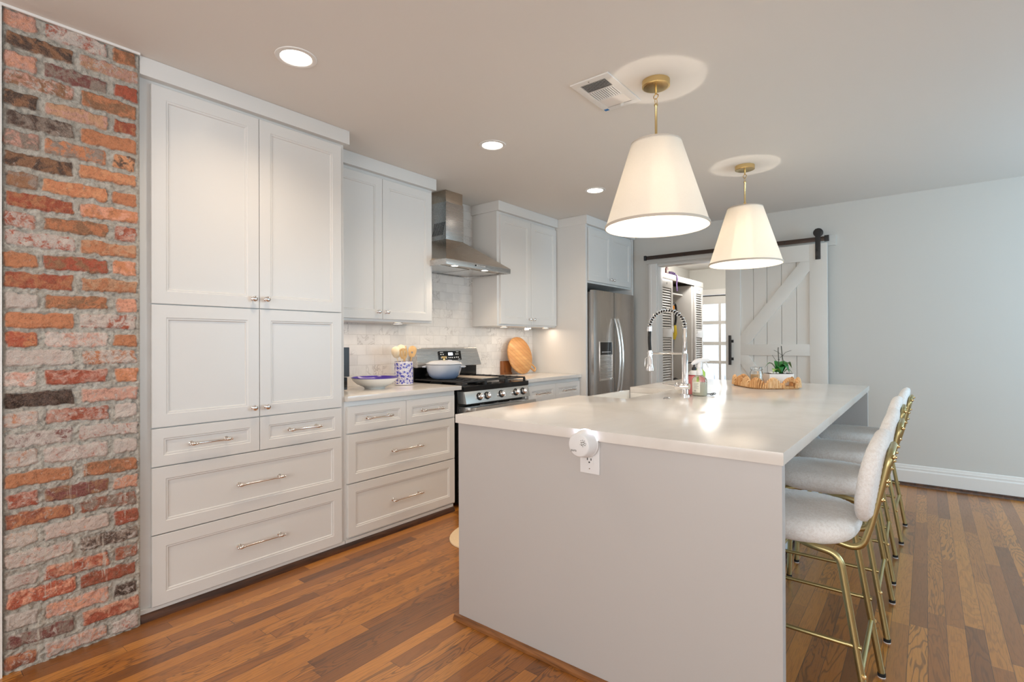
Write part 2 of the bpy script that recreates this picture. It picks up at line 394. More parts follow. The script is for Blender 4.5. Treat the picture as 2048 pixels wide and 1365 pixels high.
class MB:
    def __init__(s): s.v = []; s.f = []; s.mi = []
    def add(s, vs, fs, mi=0):
        b = len(s.v); s.v += [tuple(v) for v in vs]
        for f in fs: s.f.append([b + i for i in f]); s.mi.append(mi)
        return s
    def box(s, x0, x1, y0, y1, z0, z1, mi=0):
        vs = [(x, y, z) for x in (x0, x1) for y in (y0, y1) for z in (z0, z1)]
        return s.add(vs, [(0, 1, 3, 2), (4, 6, 7, 5), (0, 4, 5, 1), (2, 3, 7, 6), (0, 2, 6, 4), (1, 5, 7, 3)], mi)
    def hexa(s, v8, mi=0):   # v8 in the order of box()
        return s.add(v8, [(0, 1, 3, 2), (4, 6, 7, 5), (0, 4, 5, 1), (2, 3, 7, 6), (0, 2, 6, 4), (1, 5, 7, 3)], mi)
    def obox(s, c, ax, ay, az, hx, hy, hz, mi=0):   # oriented box
        c, ax, ay, az = Vector(c), Vector(ax).normalized(), Vector(ay).normalized(), Vector(az).normalized()
        return s.hexa([c + ax*hx*i + ay*hy*j + az*hz*k for i in (-1, 1) for j in (-1, 1) for k in (-1, 1)], mi)
    def tube(s, pts, r, seg=12, closed=False, mi=0, caps=True, flat=1.0, taper=None):
        pts = [Vector(p) for p in pts]; n = len(pts); rings = []
        up = None
        for i, p in enumerate(pts):
            if closed: t = (pts[(i+1) % n] - pts[i-1]).normalized()
            else: t = (pts[min(i+1, n-1)] - pts[max(i-1, 0)]).normalized()
            if up is None:
                up = Vector((0, 0, 1)) if abs(t.z) < 0.9 else Vector((1, 0, 0))
                up = (up - t * up.dot(t)).normalized()
            else:
                up = (up - t * up.dot(t))
                up = up.normalized() if up.length > 1e-6 else Vector((1, 0, 0))
            sd = t.cross(up).normalized()
            rr = r if taper is None else r * taper[i]
            rings.append([p + sd * math.cos(a) * rr + up * math.sin(a) * rr * flat for a in [2*PI*k/seg for k in range(seg)]])
        vs = [v for R in rings for v in R]; fs = []
        m = n if closed else n - 1
        for i in range(m):
            for k in range(seg):
                a, b = i*seg + k, i*seg + (k+1) % seg
                c, d = ((i+1) % n)*seg + (k+1) % seg, ((i+1) % n)*seg + k
                fs.append((a, b, c, d))
        if caps and not closed:
            fs.append(tuple(range(seg))[::-1]); fs.append(tuple((n-1)*seg + k for k in range(seg)))
        return s.add(vs, fs, mi)
    def lathe(s, prof, o=(0, 0, 0), axis='z', seg=32, mi=0, sx=1.0, sy=1.0, close=False, cap=True):
        o = Vector(o); vs = []; fs = []
        A = {'z': ((1, 0, 0), (0, 1, 0), (0, 0, 1)), 'x': ((0, 1, 0), (0, 0, 1), (1, 0, 0)), 'y': ((0, 0, 1), (1, 0, 0), (0, 1, 0))}[axis] if isinstance(axis, str) else axis
        u, v, w = [Vector(a) for a in A]
        for r, h in prof:
            for k in range(seg):
                a = 2*PI*k/seg
                vs.append(o + u*math.cos(a)*r*sx + v*math.sin(a)*r*sy + w*h)
        n = len(prof)
        for i in range(n if close else n - 1):
            j = (i + 1) % n
            for k in range(seg):
                fs.append((i*seg + k, i*seg + (k+1) % seg, j*seg + (k+1) % seg, j*seg + k))
        if not close and cap:
            if prof[0][0] > 1e-6: fs.append(tuple(range(seg))[::-1])
            if prof[-1][0] > 1e-6: fs.append(tuple((n-1)*seg + k for k in range(seg)))
        return s.add(vs, fs, mi)
    def prism(s, poly, axis, a, b, mi=0):   # polygon (2-D) extruded along an axis
        def P(p, h): return {'x': (h, p[0], p[1]), 'y': (p[0], h, p[1]), 'z': (p[0], p[1], h)}[axis]
        n = len(poly); vs = [P(p, a) for p in poly] + [P(p, b) for p in poly]
        fs = [tuple(range(n)), tuple(range(2*n-1, n-1, -1))] + [(i, (i+1) % n, n + (i+1) % n, n + i) for i in range(n)]
        return s.add(vs, fs, mi)
    def build(s, name, mats, parent=None, bevel=0.0, bseg=2, smooth=40, merge=True):
        if not isinstance(mats, (list, tuple)): mats = [mats]
        o0 = org(parent) if parent is not None else Vector((0, 0, 0))
        me = bpy.data.meshes.new(name)
        me.from_pydata([tuple(Vector(v) - o0) for v in s.v], [], s.f)
        for i, p in enumerate(me.polygons): p.material_index = s.mi[i]
        for m in mats: me.materials.append(m)
        bm = bmesh.new(); bm.from_mesh(me)
        if merge: bmesh.ops.remove_doubles(bm, verts=bm.verts, dist=1e-6)
        bmesh.ops.recalc_face_normals(bm, faces=bm.faces)
        if bevel:
            es = [e for e in bm.edges if len(e.link_faces) == 2 and e.calc_face_angle() > math.radians(30)]
            bmesh.ops.bevel(bm, geom=es, offset=bevel, segments=bseg, affect='EDGES', clamp_overlap=True, profile=0.7)
        th = math.radians(smooth)
        for f in bm.faces: f.smooth = True
        for e in bm.edges:
            e.smooth = not (len(e.link_faces) != 2 or e.calc_face_angle() > th)
        bm.to_mesh(me); bm.free()
        o = bpy.data.objects.new(name, me); COL.objects.link(o)
        if parent is not None: o.parent = parent
        return o

def thing(name, label, cat, loc=(0, 0, 0), rz=0.0, group=None):
    o = bpy.data.objects.new(name, None); COL.objects.link(o); o.empty_display_size = 0.1
    o.location = loc; o.rotation_euler = (0, 0, rz); o['label'] = label; o['category'] = cat
    if group: o['group'] = group
    return o
def tag(o, label, cat, group=None, kind=None):
    o['label'] = label; o['category'] = cat
    if group: o['group'] = group
    if kind: o['kind'] = kind
    return o
def struct(name, mb, m, **k):
    o = mb.build(name, m, **k); o['kind'] = 'structure'; return o
def rehome(o, loc):
    """move a single-mesh thing's origin to its base"""
    l = Vector(loc); o.data.transform(Matrix.Translation(-l)); o.location = l; return o
def copy_tree(o, parent=None):
    c = o.copy(); COL.objects.link(c)
    if parent is not None: c.parent = parent
    for ch in [x for x in bpy.data.objects if x.parent == o and x != c]: copy_tree(ch, c)
    return c
def lamp(name, kind, loc, power, color, parent=None, rot=(0, 0, 0), **k):
    d = bpy.data.lights.new(name, kind); d.energy = power; d.color = color
    for a, v in k.items(): setattr(d, a, v)
    o = bpy.data.objects.new(name, d); COL.objects.link(o); o.rotation_euler = rot
    o.location = Vector(loc) - (org(parent) if parent is not None else Vector((0, 0, 0)))
    if parent is not None: o.parent = parent
    return o
def smooth_path(pts, n=8):
    pts = [Vector(p) for p in pts]; out = []
    for i in range(len(pts) - 1):
        p0 = pts[max(i-1, 0)]; p1 = pts[i]; p2 = pts[i+1]; p3 = pts[min(i+2, len(pts)-1)]
        for k in range(n):
            t = k / n
            out.append(0.5*((2*p1) + (p2-p0)*t + (2*p0-5*p1+4*p2-p3)*t*t + (3*p1-p0-3*p2+p3)*t**3))
    out.append(pts[-1]); return out
def bend(pts, r, n=6):
    """polyline with rounded corners"""
    pts = [Vector(p) for p in pts]; out = [pts[0]]
    for i in range(1, len(pts) - 1):
        a, b, c = pts[i-1], pts[i], pts[i+1]
        rr = min(r, (a-b).length*0.49, (c-b).length*0.49)
        p, q = b + (a-b).normalized()*rr, b + (c-b).normalized()*rr
        for k in range(n + 1):
            t = k/n; out.append(p*(1-t)**2 + b*2*t*(1-t) + q*t*t)
    out.append(pts[-1]); return out

H = 2.503
WX = -3.31      # kitchen wall behind the cabinets
YW = 5.575      # wall with the barn door
RX = 2.7        # right wall
FY = -2.5       # wall behind the camera
# ================================================================== STRUCTURE
struct('floor', MB().box(-3.41, RX+0.1, FY-0.1, 8.6, -0.08, 0.0), M['floor'])
struct('ceiling', MB().box(-3.41, RX+0.1, FY-0.1, YW+0.125, H, H+0.1), M['ceiling'])
struct('wall_left', MB().box(-3.41, WX, FY, YW, 0, H), M['wall'])
w = MB()
w.box(-3.31, -2.364, YW, YW+0.125, 0, H).box(-2.364, -1.50, YW, YW+0.125, 2.10, H).box(-1.50, RX, YW, YW+0.125, 0, H)
struct('wall_far', w, M['wall'])
w = MB()   # right wall with two window openings
w.box(RX, RX+0.1, FY, YW, 0, 0.85).box(RX, RX+0.1, FY, YW, 2.15, H)
for a, b in ((FY, -0.2), (1.4, 3.35), (5.15, YW)): w.box(RX, RX+0.1, a, b, 0.85, 2.15)
struct('wall_right', w, M['wall'])
w = MB(); w.box(-3.31, RX, FY-0.1, FY, 0, 0.75).box(-3.31, RX, FY-0.1, FY, 2.25, H)
w.box(-3.31, -1.7, FY-0.1, FY, 0.75, 2.25).box(1.7, RX, FY-0.1, FY, 0.75, 2.25)
struct('wall_behind', w, M['wall'])
for i, (a, b) in enumerate(((3.35, 5.15), (-0.2, 1.4))):
    f = MB(); x0, x1 = RX+0.0, RX+0.09
    f.box(x0, x1, a, a+0.05, 0.85, 2.15).box(x0, x1, b-0.05, b, 0.85, 2.15).box(x0, x1, a+0.05, b-0.05, 0.85, 0.90).box(x0, x1, a+0.05, b-0.05, 2.10, 2.15)
    f.box(x0+0.05, x1, a+0.05, b-0.05, 1.48, 1.52)
    struct('window_%d' % (i+1), f, M['trim'])
# baseboard of the far wall with its stained shoe moulding
bb = MB(); prof = [(0, 0), (-0.018, 0), (-0.018, 0.125), (-0.012, 0.135), (-0.012, 0.150), (-0.008, 0.155), (-0.006, 0.172), (0, 0.177)]
bb.prism([(YW + p[0], p[1]) for p in prof], 'x', -0.62, RX)
struct('baseboard_far', bb, M['trim'], smooth=25)
sh = MB(); sh.prism([(YW-0.018, 0), (YW-0.040, 0), (YW-0.038, 0.013), (YW-0.030, 0.024), (YW-0.018, 0.028)], 'x', -0.62, RX)
struct('trim_1', sh, M['darkwood'], smooth=25)
# door casing around the opening
cs = MB()
cs.box(-2.455, -2.364, YW-0.022, YW, 0, 2.118).box(-1.50, -1.41, YW-0.022, YW, 0, 2.118)
cs.box(-2.364, -2.352, YW, YW+0.125, 0, 2.10).box(-2.364, -1.50, YW, YW+0.125, 2.088, 2.10)
cs.box(-2.440, -2.425, YW-0.027, YW-0.021, 0, 2.11)
struct('trim_2', cs, M['trim'], bevel=0.003)
# brick stack edge trim at the left border of the view
struct('trim_3', MB().box(-3.31, -2.668, 0.275, 0.312, 0, H), M['trim'])
struct('trim_4', MB().prism([(-2.676, H), (-2.676, H-0.010), (-2.668, H-0.010), (-2.668, H)], 'y', 0.312, 0.745), M['trim'])

# marble backsplash
struct('wall_backsplash', MB().box(WX, WX+0.010, 1.79, 4.470, 0.914, 1.40).box(WX, WX+0.010, 2.752, 3.53, 1.40, H), M['marble'])

# ---------------- brick stack: one height-field mesh, colours follow each brick
def brick_stack():
    y0, y1, z0, z1 = 0.312, 0.748, 0.0, H
    st = 0.0036
    ny = int((y1-y0)/st) + 1; nz = int((z1-z0)/st) + 1
    Y = np.linspace(y0, y1, ny); Z = np.linspace(z0, z1, nz)
    YY, ZZ = np.meshgrid(Y, Z)                     # (nz, ny)
    rng = np.random.RandomState(11)
    def vnoise(sc, seed):
        r = np.random.RandomState(seed); a, b = (YY-y0)/sc, (ZZ-z0)/sc
        G = r.rand(int(b.max())+3, int(a.max())+3)
        ia, ib = a.astype(int), b.astype(int); fa, fb = a-ia, b-ib
        fa = fa*fa*(3-2*fa); fb = fb*fb*(3-2*fb)
        return (G[ib, ia]*(1-fa)*(1-fb) + G[ib, ia+1]*fa*(1-fb) + G[ib+1, ia]*(1-fa)*fb + G[ib+1, ia+1]*fa*fb) - 0.5
    c = dict(O=(196,130,94), T=(202,156,124), R=(170,86,66), P=(206,158,142), W=(212,198,188), M=(124,74,72), B=(148,108,82),
             D=(78,66,62), G=(146,132,122), S=(216,156,130), K=(44,36,34), L=(206,146,108), N=(156,92,72))
    rows = ['SP RW OB', 'BD PT', 'SP MG RR', 'PB BO', 'DB TP RO', 'DG OO', 'GP OG LD', 'BD LO', 'BG OL OO', 'RO OS', 'PR BO PR', 'RW OT',
            'OO RB OS', 'RO TO', 'PW OB SS', 'OO WR', 'RO WP OO', 'PW WO', 'WP RP OS', 'KD PP', 'OW PR PW', 'MW RW', 'WO RW PW', 'OO OB',
            'RP MB SS', 'ON GN', 'TW PS RN', 'WP DG', 'RW RS NG', 'RS RN', 'GW SP DK', 'MG RS', 'NO PS WR', 'SP NW']
    RH = H/33.0
    MJ = 0.0095
    hsd = np.full(YY.shape, -1.0); tone = np.zeros(YY.shape+(3,)); tone2 = np.zeros(YY.shape+(3,)); ww = np.zeros(YY.shape); hb = np.zeros(YY.shape)
    wob = vnoise(0.035, 1)*0.010 + vnoise(0.014, 2)*0.005; wob2 = vnoise(0.03, 3)*0.010 + vnoise(0.012, 4)*0.006
    Yw, Zw = YY + wob, ZZ + wob2
    full = [(0.318, 0.521), (0.541, 0.735)]; half = [(0.318, 0.413), (0.431, 0.633), (0.652, 0.735)]
    for k in range(33):
        zt = H - k*RH + rng.uniform(-0.003, 0.003); zb = zt - RH
        cells = half if k % 2 == 0 else full
        codes = rows[k].split()
        for (a, b), cd in zip(cells, codes):
            ja = rng.uniform(-0.004, 0.004, 4); tilt = rng.uniform(-0.012, 0.012)
            cy, cz = (a+b)/2 + ja[0], (zt+zb)/2 + ja[1]*0.7
            hw, hh = (b-a)/2 - 0.001 + ja[2]*0.6, RH/2 - MJ + ja[3]*0.5
            dy = Yw-cy; dz = Zw-cz - tilt*dy
            qx, qz = np.abs(dy)-hw+0.008, np.abs(dz)-hh+0.008
            sd = 0.008 - (np.sqrt(np.maximum(qx, 0)**2 + np.maximum(qz, 0)**2) + np.minimum(np.maximum(qx, qz), 0))
            m = sd > hsd
            hsd = np.where(m, sd, hsd); hb = np.where(m, rng.uniform(-0.003, 0.003), hb)
            c1, c2 = c[cd[0]], c[cd[1]]
            j = rng.uniform(0.98, 1.12)
            for i in range(3):
                tone[..., i] = np.where(m, c1[i]*j, tone[..., i]); tone2[..., i] = np.where(m, c2[i]*j, tone2[..., i])
            wv = 0.15 + 0.30*(cd[0] in 'PW') + 0.45*(cd[1] == 'W') + 0.2*(zt < 0.9) + rng.uniform(-0.08, 0.12)
            ww = np.where(m, wv, ww)
    t = np.clip((hsd + 0.001)/0.006, 0, 1); t = t*t*(3-2*t)
    n1, n2, n3 = vnoise(0.018, 5), vnoise(0.008, 6), vnoise(0.05, 7)
    n4, n5 = vnoise(0.0045, 8), vnoise(0.011, 9)
    groove = np.exp(-(hsd/0.0016)**2)*0.0050*np.clip(n3*3+0.55, 0, 1)
    height = t*(0.006 + hb) + (1-t)*(n1*0.010 + n2*0.008 + n3*0.006 + n4*0.005 - 0.001) + t*(n1*0.004 + n2*0.003 + n4*0.0022 + n5*0.003) - groove
    X = -2.680 + height
    X[:, -2:] = -2.690; X[:, :2] = -2.690
    V = np.stack([X, YY, ZZ], -1).reshape(-1, 3)
    idx = np.arange(nz*ny).reshape(nz, ny)
    F = np.stack([idx[:-1, :-1], idx[:-1, 1:], idx[1:, 1:], idx[1:, :-1]], -1).reshape(-1, 4)
    nb = len(V)
    V = np.vstack([V, [(-3.31, y0, z0), (-3.31, y1, z0), (-3.31, y1, z1), (-3.31, y0, z1)]])
    extra = [[int(idx[0, 0]), int(idx[-1, 0]), nb+3, nb], [int(idx[0, -1]), nb+1, nb+2, int(idx[-1, -1])]]
    me = bpy.data.meshes.new('brick_stack'); me.from_pydata(V.tolist(), [], F.tolist() + extra)
    me.polygons.foreach_set('use_smooth', [True]*len(me.polygons))
    def put(name, arr):
        a = me.color_attributes.new(name, 'FLOAT_COLOR', 'POINT')
        full_ = np.ones((len(V), 4)); full_[:nb, :3] = arr.reshape(-1, 3); full_[nb:, :3] = 0
        a.data.foreach_set('color', full_.ravel())
    L = np.vectorize(lin)
    lut = np.array([lin(i) for i in range(256)])
    put('tone', lut[np.clip(tone, 0, 255).astype(int)]); put('tone2', lut[np.clip(tone2, 0, 255).astype(int)])
    t2 = np.clip((hsd + 0.0005)/0.003, 0, 1)
    dr = np.clip((1.0-ZZ)/0.45, 0, 1)
    put('info', np.stack([t2, ww, dr], -1))
    me.materials.append(M['brick'])
    o = bpy.data.objects.new('wall_brick', me); COL.objects.link(o); o['kind'] = 'structure'
    return o
brick_stack()

# ================================================================== CABINETS
def panel_front(mb, x, y0, y1, z0, z1, fr=0.056, th=0.020, dep=0.009):
    """shaker front facing +X with a stepped inner bead; x is the face"""
    xb = x - th
    R = [(0, x-0.0015), (0.0015, x), (fr, x), (fr+0.003, x-0.003), (fr+0.009, x-0.003), (fr+0.013, x-dep)]
    vs = []
    for i, xx in R: vs += [(xx, y0+i, z0+i), (xx, y1-i, z0+i), (xx, y1-i, z1-i), (xx, y0+i, z1-i)]
    b = len(vs); vs += [(xb, y0, z0), (xb, y1, z0), (xb, y1, z1), (xb, y0, z1)]
    fs = []
    for k in range(len(R)-1):
        for i in range(4): fs.append((k*4+i, k*4+(i+1) % 4, (k+1)*4+(i+1) % 4, (k+1)*4+i))
    k = len(R)-1; fs.append((k*4, k*4+1, k*4+2, k*4+3))
    for i in range(4): fs.append((b+i, b+(i+1) % 4, (i+1) % 4, i))
    fs.append((b+3, b+2, b+1, b)); mb.add(vs, fs); return mb
def front(name, parent, x, y0, y1, z0, z1, fr=0.056):
    g = 0.0016
    return panel_front(MB(), x, y0+g, y1-g, z0+g, z1-g, fr).build(name, M['cab'], parent, smooth=20)
def knob(parent, x, y, z):
    pr = [(0.0, 0.0), (0.0105, 0.0), (0.0105, 0.002), (0.006, 0.004), (0.0048, 0.010), (0.0060, 0.014), (0.0125, 0.018), (0.0152, 0.022), (0.0150, 0.026), (0.0115, 0.030), (0.0, 0.0325)]
    o = MB().lathe(pr, (x, y, z), 'x', 24).build('knob', M['chrome'], parent, smooth=60); o['label'] = 'polished chrome knob'
def pull(parent, x, y, z, L):
    mb = MB(); xo = x + 0.034; h = L/2
    e = [(0.0, -h-0.014), (0.004, -h-0.013), (0.0072, -h-0.009), (0.0060, -h-0.005), (0.0045, -h-0.003), (0.0085, 0-h), (0.0095, -h+0.008), (0.0085, -h+0.016), (0.0060, -h+0.019), (0.0078, -h+0.022), (0.0060, -h+0.026), (0.0052, -h+0.030)]
    prof = e + [(r, -hh) for r, hh in reversed(e)]
    mb.lathe(prof, (xo, y, z), 'y', 16)
    for s in (-1, 1):
        mb.lathe([(0.0105, 0), (0.0105, 0.0025), (0.0065, 0.005), (0.0055, 0.020), (0.0075, 0.026), (0.0075, 0.034)], (x, y + s*(h-0.008), z), 'x', 16)
    o = mb.build('handle', M['nickel'], parent, smooth=50); o['label'] = 'polished nickel bar handle'
def door(parent, x, y0, y1, z0, z1, ky=None, kz=None, fr=0.056):
    d = front('door', parent, x, y0, y1, z0, z1, fr)
    if ky is not None: knob(d, x, ky, kz)
    return d
def drawer(parent, x, y0, y1, z0, z1, L, fr=0.05, hz=None):
    d = front('drawer', parent, x, y0, y1, z0, z1, fr)
    pull(d, x - (0.009 if fr < 1 else 0), (y0+y1)/2, hz if hz else (z0+z1)/2, L)
    return d

XP = -2.705
P = thing('pantry_cabinet', 'tall white pantry cabinet beside the brick wall, four doors above four drawers', 'cabinet', (-3.0, 1.27, 0))
MB().box(WX, XP-0.020, 0.750, 1.788, 0.05, 2.425).build('carcass', M['cab'], P, bevel=0.0015)
MB().box(WX, XP+0.018, 0.748, 1.806, 2.421, H-0.001).build('crown', M['cab'], P, bevel=0.0015)
MB().box(WX, XP-0.010, 0.752, 1.786, 0.0, 0.05).build('plinth', M['cab'], P)
door(P, XP, 0.795, 1.277, 1.414, 2.405, 1.243, 1.463, 0.057); door(P, XP, 1.277, 1.762, 1.414, 2.405, 1.309, 1.465, 0.057)
door(P, XP, 0.795, 1.277, 0.853, 1.412, 1.243, 0.903, 0.057); door(P, XP, 1.277, 1.762, 0.853, 1.412, 1.309, 0.902, 0.057)
drawer(P, XP, 0.795, 1.277, 0.677, 0.851, 0.172, 0.046); drawer(P, XP, 1.277, 1.762, 0.677, 0.851, 0.172, 0.046)
drawer(P, XP, 0.795, 1.762, 0.371, 0.675, 0.225, 0.054); drawer(P, XP, 0.795, 1.762, 0.050, 0.369, 0.225, 0.054, 0.211)
qr = [(0, 0), (0.021, 0), (0.019, 0.016), (0.012, 0.028), (0, 0.032)]
s_ = MB().prism([(XP-0.010 + a, b) for a, b in qr], 'y', 0.752, 2.69)
tag(s_.build('quarter_round', M['darkwood'], smooth=25), 'long stained wood quarter-round moulding on the floor along the left cabinets', 'moulding')

XL = XP
BL = thing('base_cabinet', 'white base cabinet left of the range, two small and two wide drawers', 'cabinet', (-3.0, 2.24, 0))
MB().box(WX+0.025, XL-0.020, 1.7885, 2.715, 0.05, 0.883).build('carcass', M['cab'], BL, bevel=0.001)
MB().box(WX+0.025, XL-0.010, 1.790, 2.690, 0.0, 0.05).build('plinth', M['cab'], BL)
drawer(BL, XL, 1.800, 2.247, 0.688, 0.852, 0.175, 0.046); drawer(BL, XL, 2.247, 2.700, 0.688, 0.852, 0.175, 0.046)
drawer(BL, XL, 1.800, 2.700, 0.386, 0.683, 0.235, 0.052); drawer(BL, XL, 1.800, 2.700, 0.062, 0.382, 0.235, 0.052, 0.214)
BR = thing('base_cabinet', 'white base cabinet right of the range, below the cutting board', 'cabinet', (-3.0, 4.0, 0))
MB().box(WX+0.025, XL-0.020, 3.580, 4.468, 0.05, 0.883).build('carcass', M['cab'], BR, bevel=0.001)
MB().box(WX+0.025, XL-0.010, 3.590, 4.460, 0.0, 0.05).build('plinth', M['cab'], BR)
drawer(BR, XL, 3.600, 4.030, 0.700, 0.852, 0.175, 0.046); drawer(BR, XL, 4.030, 4.460, 0.700, 0.852, 0.175, 0.046)
drawer(BR, XL, 3.600, 4.460, 0.386, 0.695, 0.235, 0.052); drawer(BR, XL, 3.600, 4.460, 0.062, 0.382, 0.235, 0.052)
o = MB().box(WX+0.010, -2.690, 1.7895, 2.758, 0.884, 0.914).build('worktop', M['quartz'], bevel=0.002)
tag(rehome(o, (-3.0, 2.27, 0.884)), 'white quartz worktop between the pantry and the range', 'worktop')
o = MB().box(WX+0.010, -2.690, 3.567, 4.468, 0.884, 0.914).build('worktop', M['quartz'], bevel=0.002)
tag(rehome(o, (-3.0, 4.0, 0.884)), 'white quartz worktop right of the range, under the cutting board', 'worktop')

XU = -2.980
def upper(label, ya, yb, doors, kys, kz, ycr):
    U = thing('wall_cabinet', label, 'cabinet', (-3.15, (ya+yb)/2, 1.385))
    MB().box(WX, XU-0.020, ya, yb, 1.385, 2.418).build('carcass', M['cab'], U, bevel=0.0015)
    MB().box(WX, XU+0.018, ycr[0], ycr[1], 2.4155, H-0.001).build('crown', M['cab'], U, bevel=0.0015)
    for (a, b), ky in zip(doors, kys): door(U, XU, a, b, 1.400, 2.391, ky, kz)
    return U
upper('white two-door wall cabinet left of the range hood, next to the pantry', 1.8070, 2.750, [(1.812, 2.268), (2.268, 2.731)], (2.226, 2.298), 1.452, (1.8075, 2.765))
upper('white two-door wall cabinet right of the range hood', 3.530, 4.466, [(3.560, 4.020), (4.020, 4.462)], (3.988, 4.052), 1.455, (3.512, 4.462))
# refrigerator surround
XF = -2.640
FS = thing('refrigerator_surround', 'white cabinet built around and above the refrigerator', 'cabinet', (-3.0, 5.0, 0))
fsb = MB().box(WX, XF, 4.470, 4.502, 0.0, 2.418)
fsb.box(WX, XF, 5.510, 5.540, 0.0, 2.418).box(WX, XF-0.021, 4.502, 5.510, 1.835, 2.418)
fsb.build('carcass', M['cab'], FS, bevel=0.0015)
MB().box(WX, XF+0.018, 4.464, 5.558, 2.4155, H-0.001).build('crown', M['cab'], FS, bevel=0.0015)
door(FS, XF, 4.530, 5.010, 1.852, 2.391, 4.978, 1.900); door(FS, XF, 5.010, 5.490, 1.852, 2.391, 5.044, 1.900)
MB().box(WX+0.001, WX+0.02, 4.503, 5.509, 0.0, 1.834).build('back_panel', M['dark'], FS)

# under-cabinet puck lights
for x_, y_, lab in ((-3.08, 1.98, 'small puck light under the left wall cabinet, nearest the pantry'), (-3.08, 2.48, 'small puck light under the left wall cabinet, nearest the range hood'),
                    (-3.08, 3.72, 'small puck light under the right wall cabinet, nearest the range hood'), (-3.04, 4.34, 'small puck light under the right wall cabinet, beside the refrigerator surround')):
    T = thing('under_cabinet_light', lab, 'light', (x_, y_, 1.372), group='under-cabinet lights')
    MB().lathe([(0.024, -0.0005), (0.024, -0.010), (0.032, -0.012), (0.034, -0.009), (0.034, -0.0005)], (x_, y_, 1.3845), 'z', 28, close=True).build('housing', M['whiteplastic'], T, smooth=50)
    MB().lathe([(0.0, -0.0065), (0.024, -0.0065), (0.024, -0.0045), (0.0, -0.0045)], (x_, y_, 1.3845), 'z', 28).build('diffuser', M['ledbar'], T)
    lamp('puck_glow', 'AREA', (x_, y_ + (0.0 if y_ < 3 else (0.10 if y_ < 4 else -0.12)), 1.3745), 0.95, (1.0, 0.82, 0.64), T, shape='RECTANGLE', size=0.07, size_y=0.42)
o = MB().box(-3.06, -3.03, 4.015, 4.045, 1.352, 1.3845).box(-3.065, -3.025, 4.05, 4.075, 1.364, 1.3845).build('cord_connector', M['whiteplastic'], bevel=0.002)
tag(rehome(o, (-3.045, 4.04, 1.352)), 'small white plug connector under the wall cabinet right of the hood', 'connector')

# ================================================================== RANGE HOOD
HD = thing('range_hood', 'stainless steel chimney range hood above the cooktop', 'range hood', (-3.05, 3.10, 1.83))
ya, yb, xf = 2.712, 3.478, -2.800
b = MB(); cyl, cyr, cxf = 2.990, 3.196, -3.090
b.hexa([(WX+0.011, ya, 1.868), (WX+0.011, cyl, 2.092), (WX+0.011, yb, 1.868), (WX+0.011, cyr, 2.092), (xf, ya, 1.868), (cxf, cyl, 2.092), (xf, yb, 1.868), (cxf, cyr, 2.092)])
b.build('canopy', M['hood'], HD, bevel=0.001)
rim = MB(); rim.box(xf-0.012, xf, ya, yb, 1.826, 1.868).box(WX+0.011, WX+0.023, ya, yb, 1.826, 1.868).box(WX+0.023, xf-0.012, ya, ya+0.012, 1.826, 1.868).box(WX+0.023, xf-0.012, yb-0.012, yb, 1.826, 1.868)
rim.build('rim', M['steel'], HD, bevel=0.001)
bt = MB().box(WX+0.023, xf-0.012, ya+0.012, yb-0.012, 1.838, 1.850)
bt.build('underside', M['hood'], HD)
for y0 in (ya+0.035, (ya+yb)/2+0.006):
    f = MB().box(WX+0.06, -2.93, y0, y0+0.335, 1.832, 1.838)
    f.build('grease_filter', M['steelpale'], HD, bevel=0.002)
MB().box(WX+0.011, cxf, cyl, cyr, 2.092, 2.405).build('chimney', M['steel'], HD, bevel=0.001)
MB().box(WX+0.011, cxf-0.004, cyl+0.004, cyr-0.006, 2.405, H-0.001).build('chimney_sleeve', M['hood'], HD, bevel=0.001)
vt = MB()
for k in range(9):
    x0 = -3.255 + k*0.0145
    vt.add([(x0, cyl-0.0008, 2.130), (x0+0.006, cyl-0.0008, 2.130), (x0+0.036, cyl-0.0008, 2.235), (x0+0.030, cyl-0.0008, 2.235)], [(0, 1, 2, 3)])
vt.build('vent_slots', M['slot'], HD)
bt = MB()
for k in range(6): bt.lathe([(0.0065, 0), (0.0065, 0.003), (0.0, 0.004)], (xf, 3.035 + k*0.022, 1.850), 'x', 12, mi=1 if k == 0 else 0)
bt.build('control_buttons', [M['chrome'], M['blackgloss']], HD)
for y in (2.872, 3.225):
    o = MB().lathe([(0.0, 0), (0.026, 0.0), (0.026, 0.003)], (-2.872, y, 1.8345), 'z', 20).build('lamp_lens', M['hoodlens'], HD)
    MB().lathe([(0.026, 0.0), (0.033, -0.001), (0.034, 0.004), (0.026, 0.004)], (-2.872, y, 1.834), 'z', 20, close=True).build('lamp_ring', M['chrome'], HD)
    lamp('hood_lamp', 'SPOT', (-2.872, y, 1.828), 6.5, (1.0, 0.80, 0.60), HD, spot_size=2.4, spot_blend=0.8, shadow_soft_size=0.025)

# ================================================================== RANGE
RG = thing('gas_range', 'stainless steel gas range with five front knobs and black grates', 'range', (-3.0, 3.163, 0))
r0, r1 = 2.768, 3.560
b = MB().box(WX+0.012, -2.745, r0, r1, 0.03, 0.885)
b.build('body', M['blackgloss'], RG, bevel=0.003)
MB().box(-3.275, -2.668, r0+0.004, r1-0.004, 0.868, 0.906).build('cooktop', M['blackgloss'], RG, bevel=0.006, bseg=3)
cp = MB().hexa([(-2.745, r0+0.004, 0.775), (-2.745, r0+0.004, 0.868), (-2.745, r1-0.004, 0.775), (-2.745, r1-0.004, 0.868), (-2.652, r0+0.004, 0.775), (-2.676, r0+0.004, 0.868), (-2.652, r1-0.004, 0.775), (-2.676, r1-0.004, 0.868)])
cp.build('control_panel', M['steelpale'], RG, bevel=0.003)
nx = Vector((0.968, 0, 0.25)).normalized(); uz = Vector((-0.25, 0, 0.968)).normalized()
